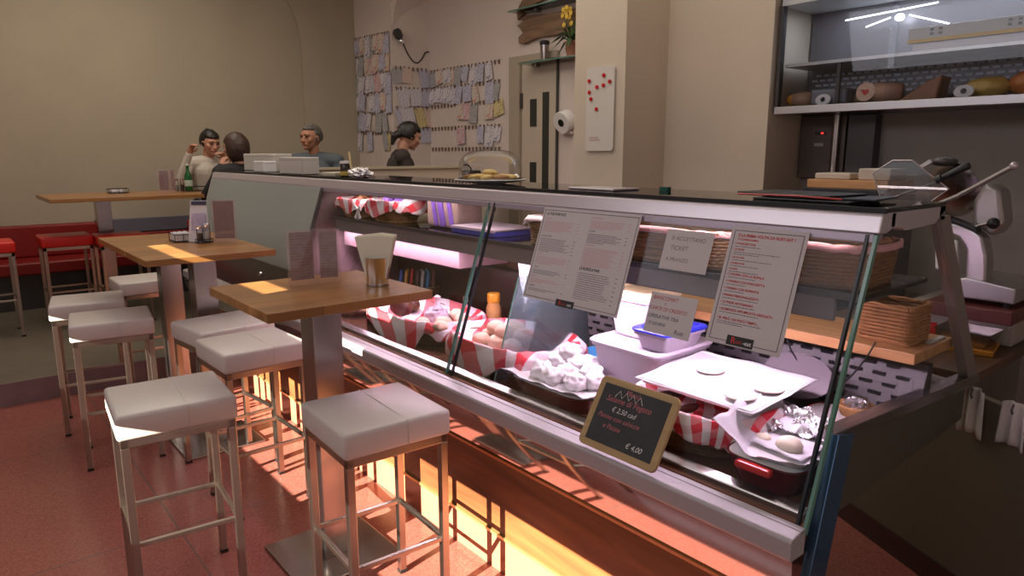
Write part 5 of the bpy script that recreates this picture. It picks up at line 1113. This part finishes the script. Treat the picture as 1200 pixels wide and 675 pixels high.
    for s in (-1, 1): b_.cap(hp(s*.074,-.004,.012), hp(s*.078,-.012,-.022), .013, .010); b_.cap(hp(s*.048,.055,-.012), hp(s*.045,.058,-.02), .022, .020)
    body = fused('body', b_, skin, t, .0058, 4)
    for s in (-1, 1):
        e = MB(); e.ball(hp(s*.031,.079,.014), (.013,.008,.007), M=HM, u=10, v=6); obj('eye', e, M_dark, t, local=True, smooth=2)
        e = MB(); e.cap(hp(s*.018,.089,.036), hp(s*.048,.074,.036), .004, .003, 6); obj('eyebrow', e, hair, t, local=True)
    e = MB(); e.cap(hp(-.018,.092,-.050), hp(.018,.092,-.050), .0045, .0045, 6); obj('lips', e, mat('lip_red', (.35,.10,.09), .5), t, local=True)
    fused('top', c_, top, t, .007, 5); fused('trousers', p_, pants, t, .008, 5)
    col = MB(); col.tube([nk+V((.062*cos(a), .055*sin(a)+.0, -.015-.02*sin(a))) for a in [2*pi*k/24 for k in range(24)]], .009, 8, True); obj('collar', col, top, t, local=True, smooth=2)
    h = MB()
    def hf(d):
        n_ = 1 + .05*MN.noise(d*4) ; low = d.z < (.42 if hstyle != 'short' else .48) and d.y > (.22 if hstyle != 'bob' else .30)
        return .80 if low else (n_ if d.z > -.55 or hstyle == 'bob' else .82)
    sz = {'bun': (.090,.110,.110), 'bob': (.101,.118,.135), 'short': (.088,.106,.107), 'ponytail': (.092,.113,.112)}[hstyle]
    h.ball(hc+HM@V((0,-.016,.022 if hstyle != 'bob' else .004)), sz, M=HM, u=28, v=20, f=hf)
    if hstyle == 'bun': h.ball(hp(0,-.06,.10), (.034,.034,.030), M=HM)
    if hstyle == 'ponytail': h.cap(hp(0,-.09,.0), hp(0,-.135,-.05), .036, .034); h.cap(hp(0,-.135,-.05), hp(.0,-.13,-.12), .032, .014)
    fused('hair', h, hair, t, .006, 3)
    if beard:
        q = MB(); q.ball(hp(0,.032,-.060), (.054,.052,.042), M=HM, u=16, v=10); q.cap(hp(-.02,.088,-.036), hp(.02,.088,-.036), .007, .007); fused('beard', q, beard, t, .006, 2)
    return t
knit = mat('white_knit', (.58,.53,.46), .9, bump=.3, bscale=70); blk = mat('black_cloth', (.012,.012,.014), .8); denim = mat('dark_denim', (.03,.035,.05), .8)
greyblue = mat('grey_blue_shirt', (.09,.11,.13), .8); brownc = mat('dark_brown_cardigan', (.035,.024,.02), .85)
zs = .745
person('person in a white sweater with dark tied hair, hand raised to the mouth', (2.30,7.86,.158), R(188), zs, R(4), R(-14), [((-.30,.14,.30),(-.10,.22,.545),.9), ((.33,.10,.30),(.26,.24,.60),1.0)], knit, 'long', denim, M_skin, M_hairb, 'bun')
person('person in black with short brown hair seen from behind at the far table', (2.235,6.56,.158), R(0), zs-.06, R(28), R(-6), [((-.26,.16,.32),(-.10,.24,.56),1.0), ((.26,.14,.26),(.14,.38,.36),.8)], blk, 'long', blk, M_skin, M_hairbr, 'bob')
person('grey-haired person in a grey-blue shirt looking left, behind the white boxes', (3.02,6.68,.158), R(132), zs+.03, R(-22), R(-2), [((-.30,.10,.24),(-.16,.34,.30),.7), ((.30,.10,.24),(.16,.34,.30),.7)], greyblue, 'long', denim, M_skin2, M_hairg, 'short', w_=1.2)
person('person in a dark cardigan with black tied-back hair behind the low partition', (3.53,6.02,.158), R(-112), zs+.06, R(14), R(-22), [((-.26,.14,.24),(-.12,.34,.34),.7), ((.26,.14,.24),(.12,.34,.34),.7)], brownc, 'long', denim, M_skin, M_hairb, 'ponytail')
t4 = table('wooden bar table before the black-haired person, hidden behind the low partition', 4.0, 4.75, 5.6, 6.3, 1.29, [(4.4,5.95)], .158)
hb_ = thing('handbag', 'dark brown handbag on the table beside the black-haired person', 'bag', (4.15,5.75,1.291))
mb = MB(); mb.box((4.05,5.68,1.291), (4.30,5.83,1.48)); obj('bag_body', mb, mat('brown_leather', (.05,.03,.025), .4), hb_, bevel=.03); obj('bag_handle', MB().tube([Vector((4.175+.07*cos(a), 5.755, 1.47+.07*sin(a))) for a in [pi*k/10 for k in range(11)]], .007, 8), M_dark, hb_)
obj('flap', MB().box((4.04,5.675,1.40), (4.31,5.835,1.485)), mat('black_leather', (.02,.015,.015), .35), hb_, bevel=.015)
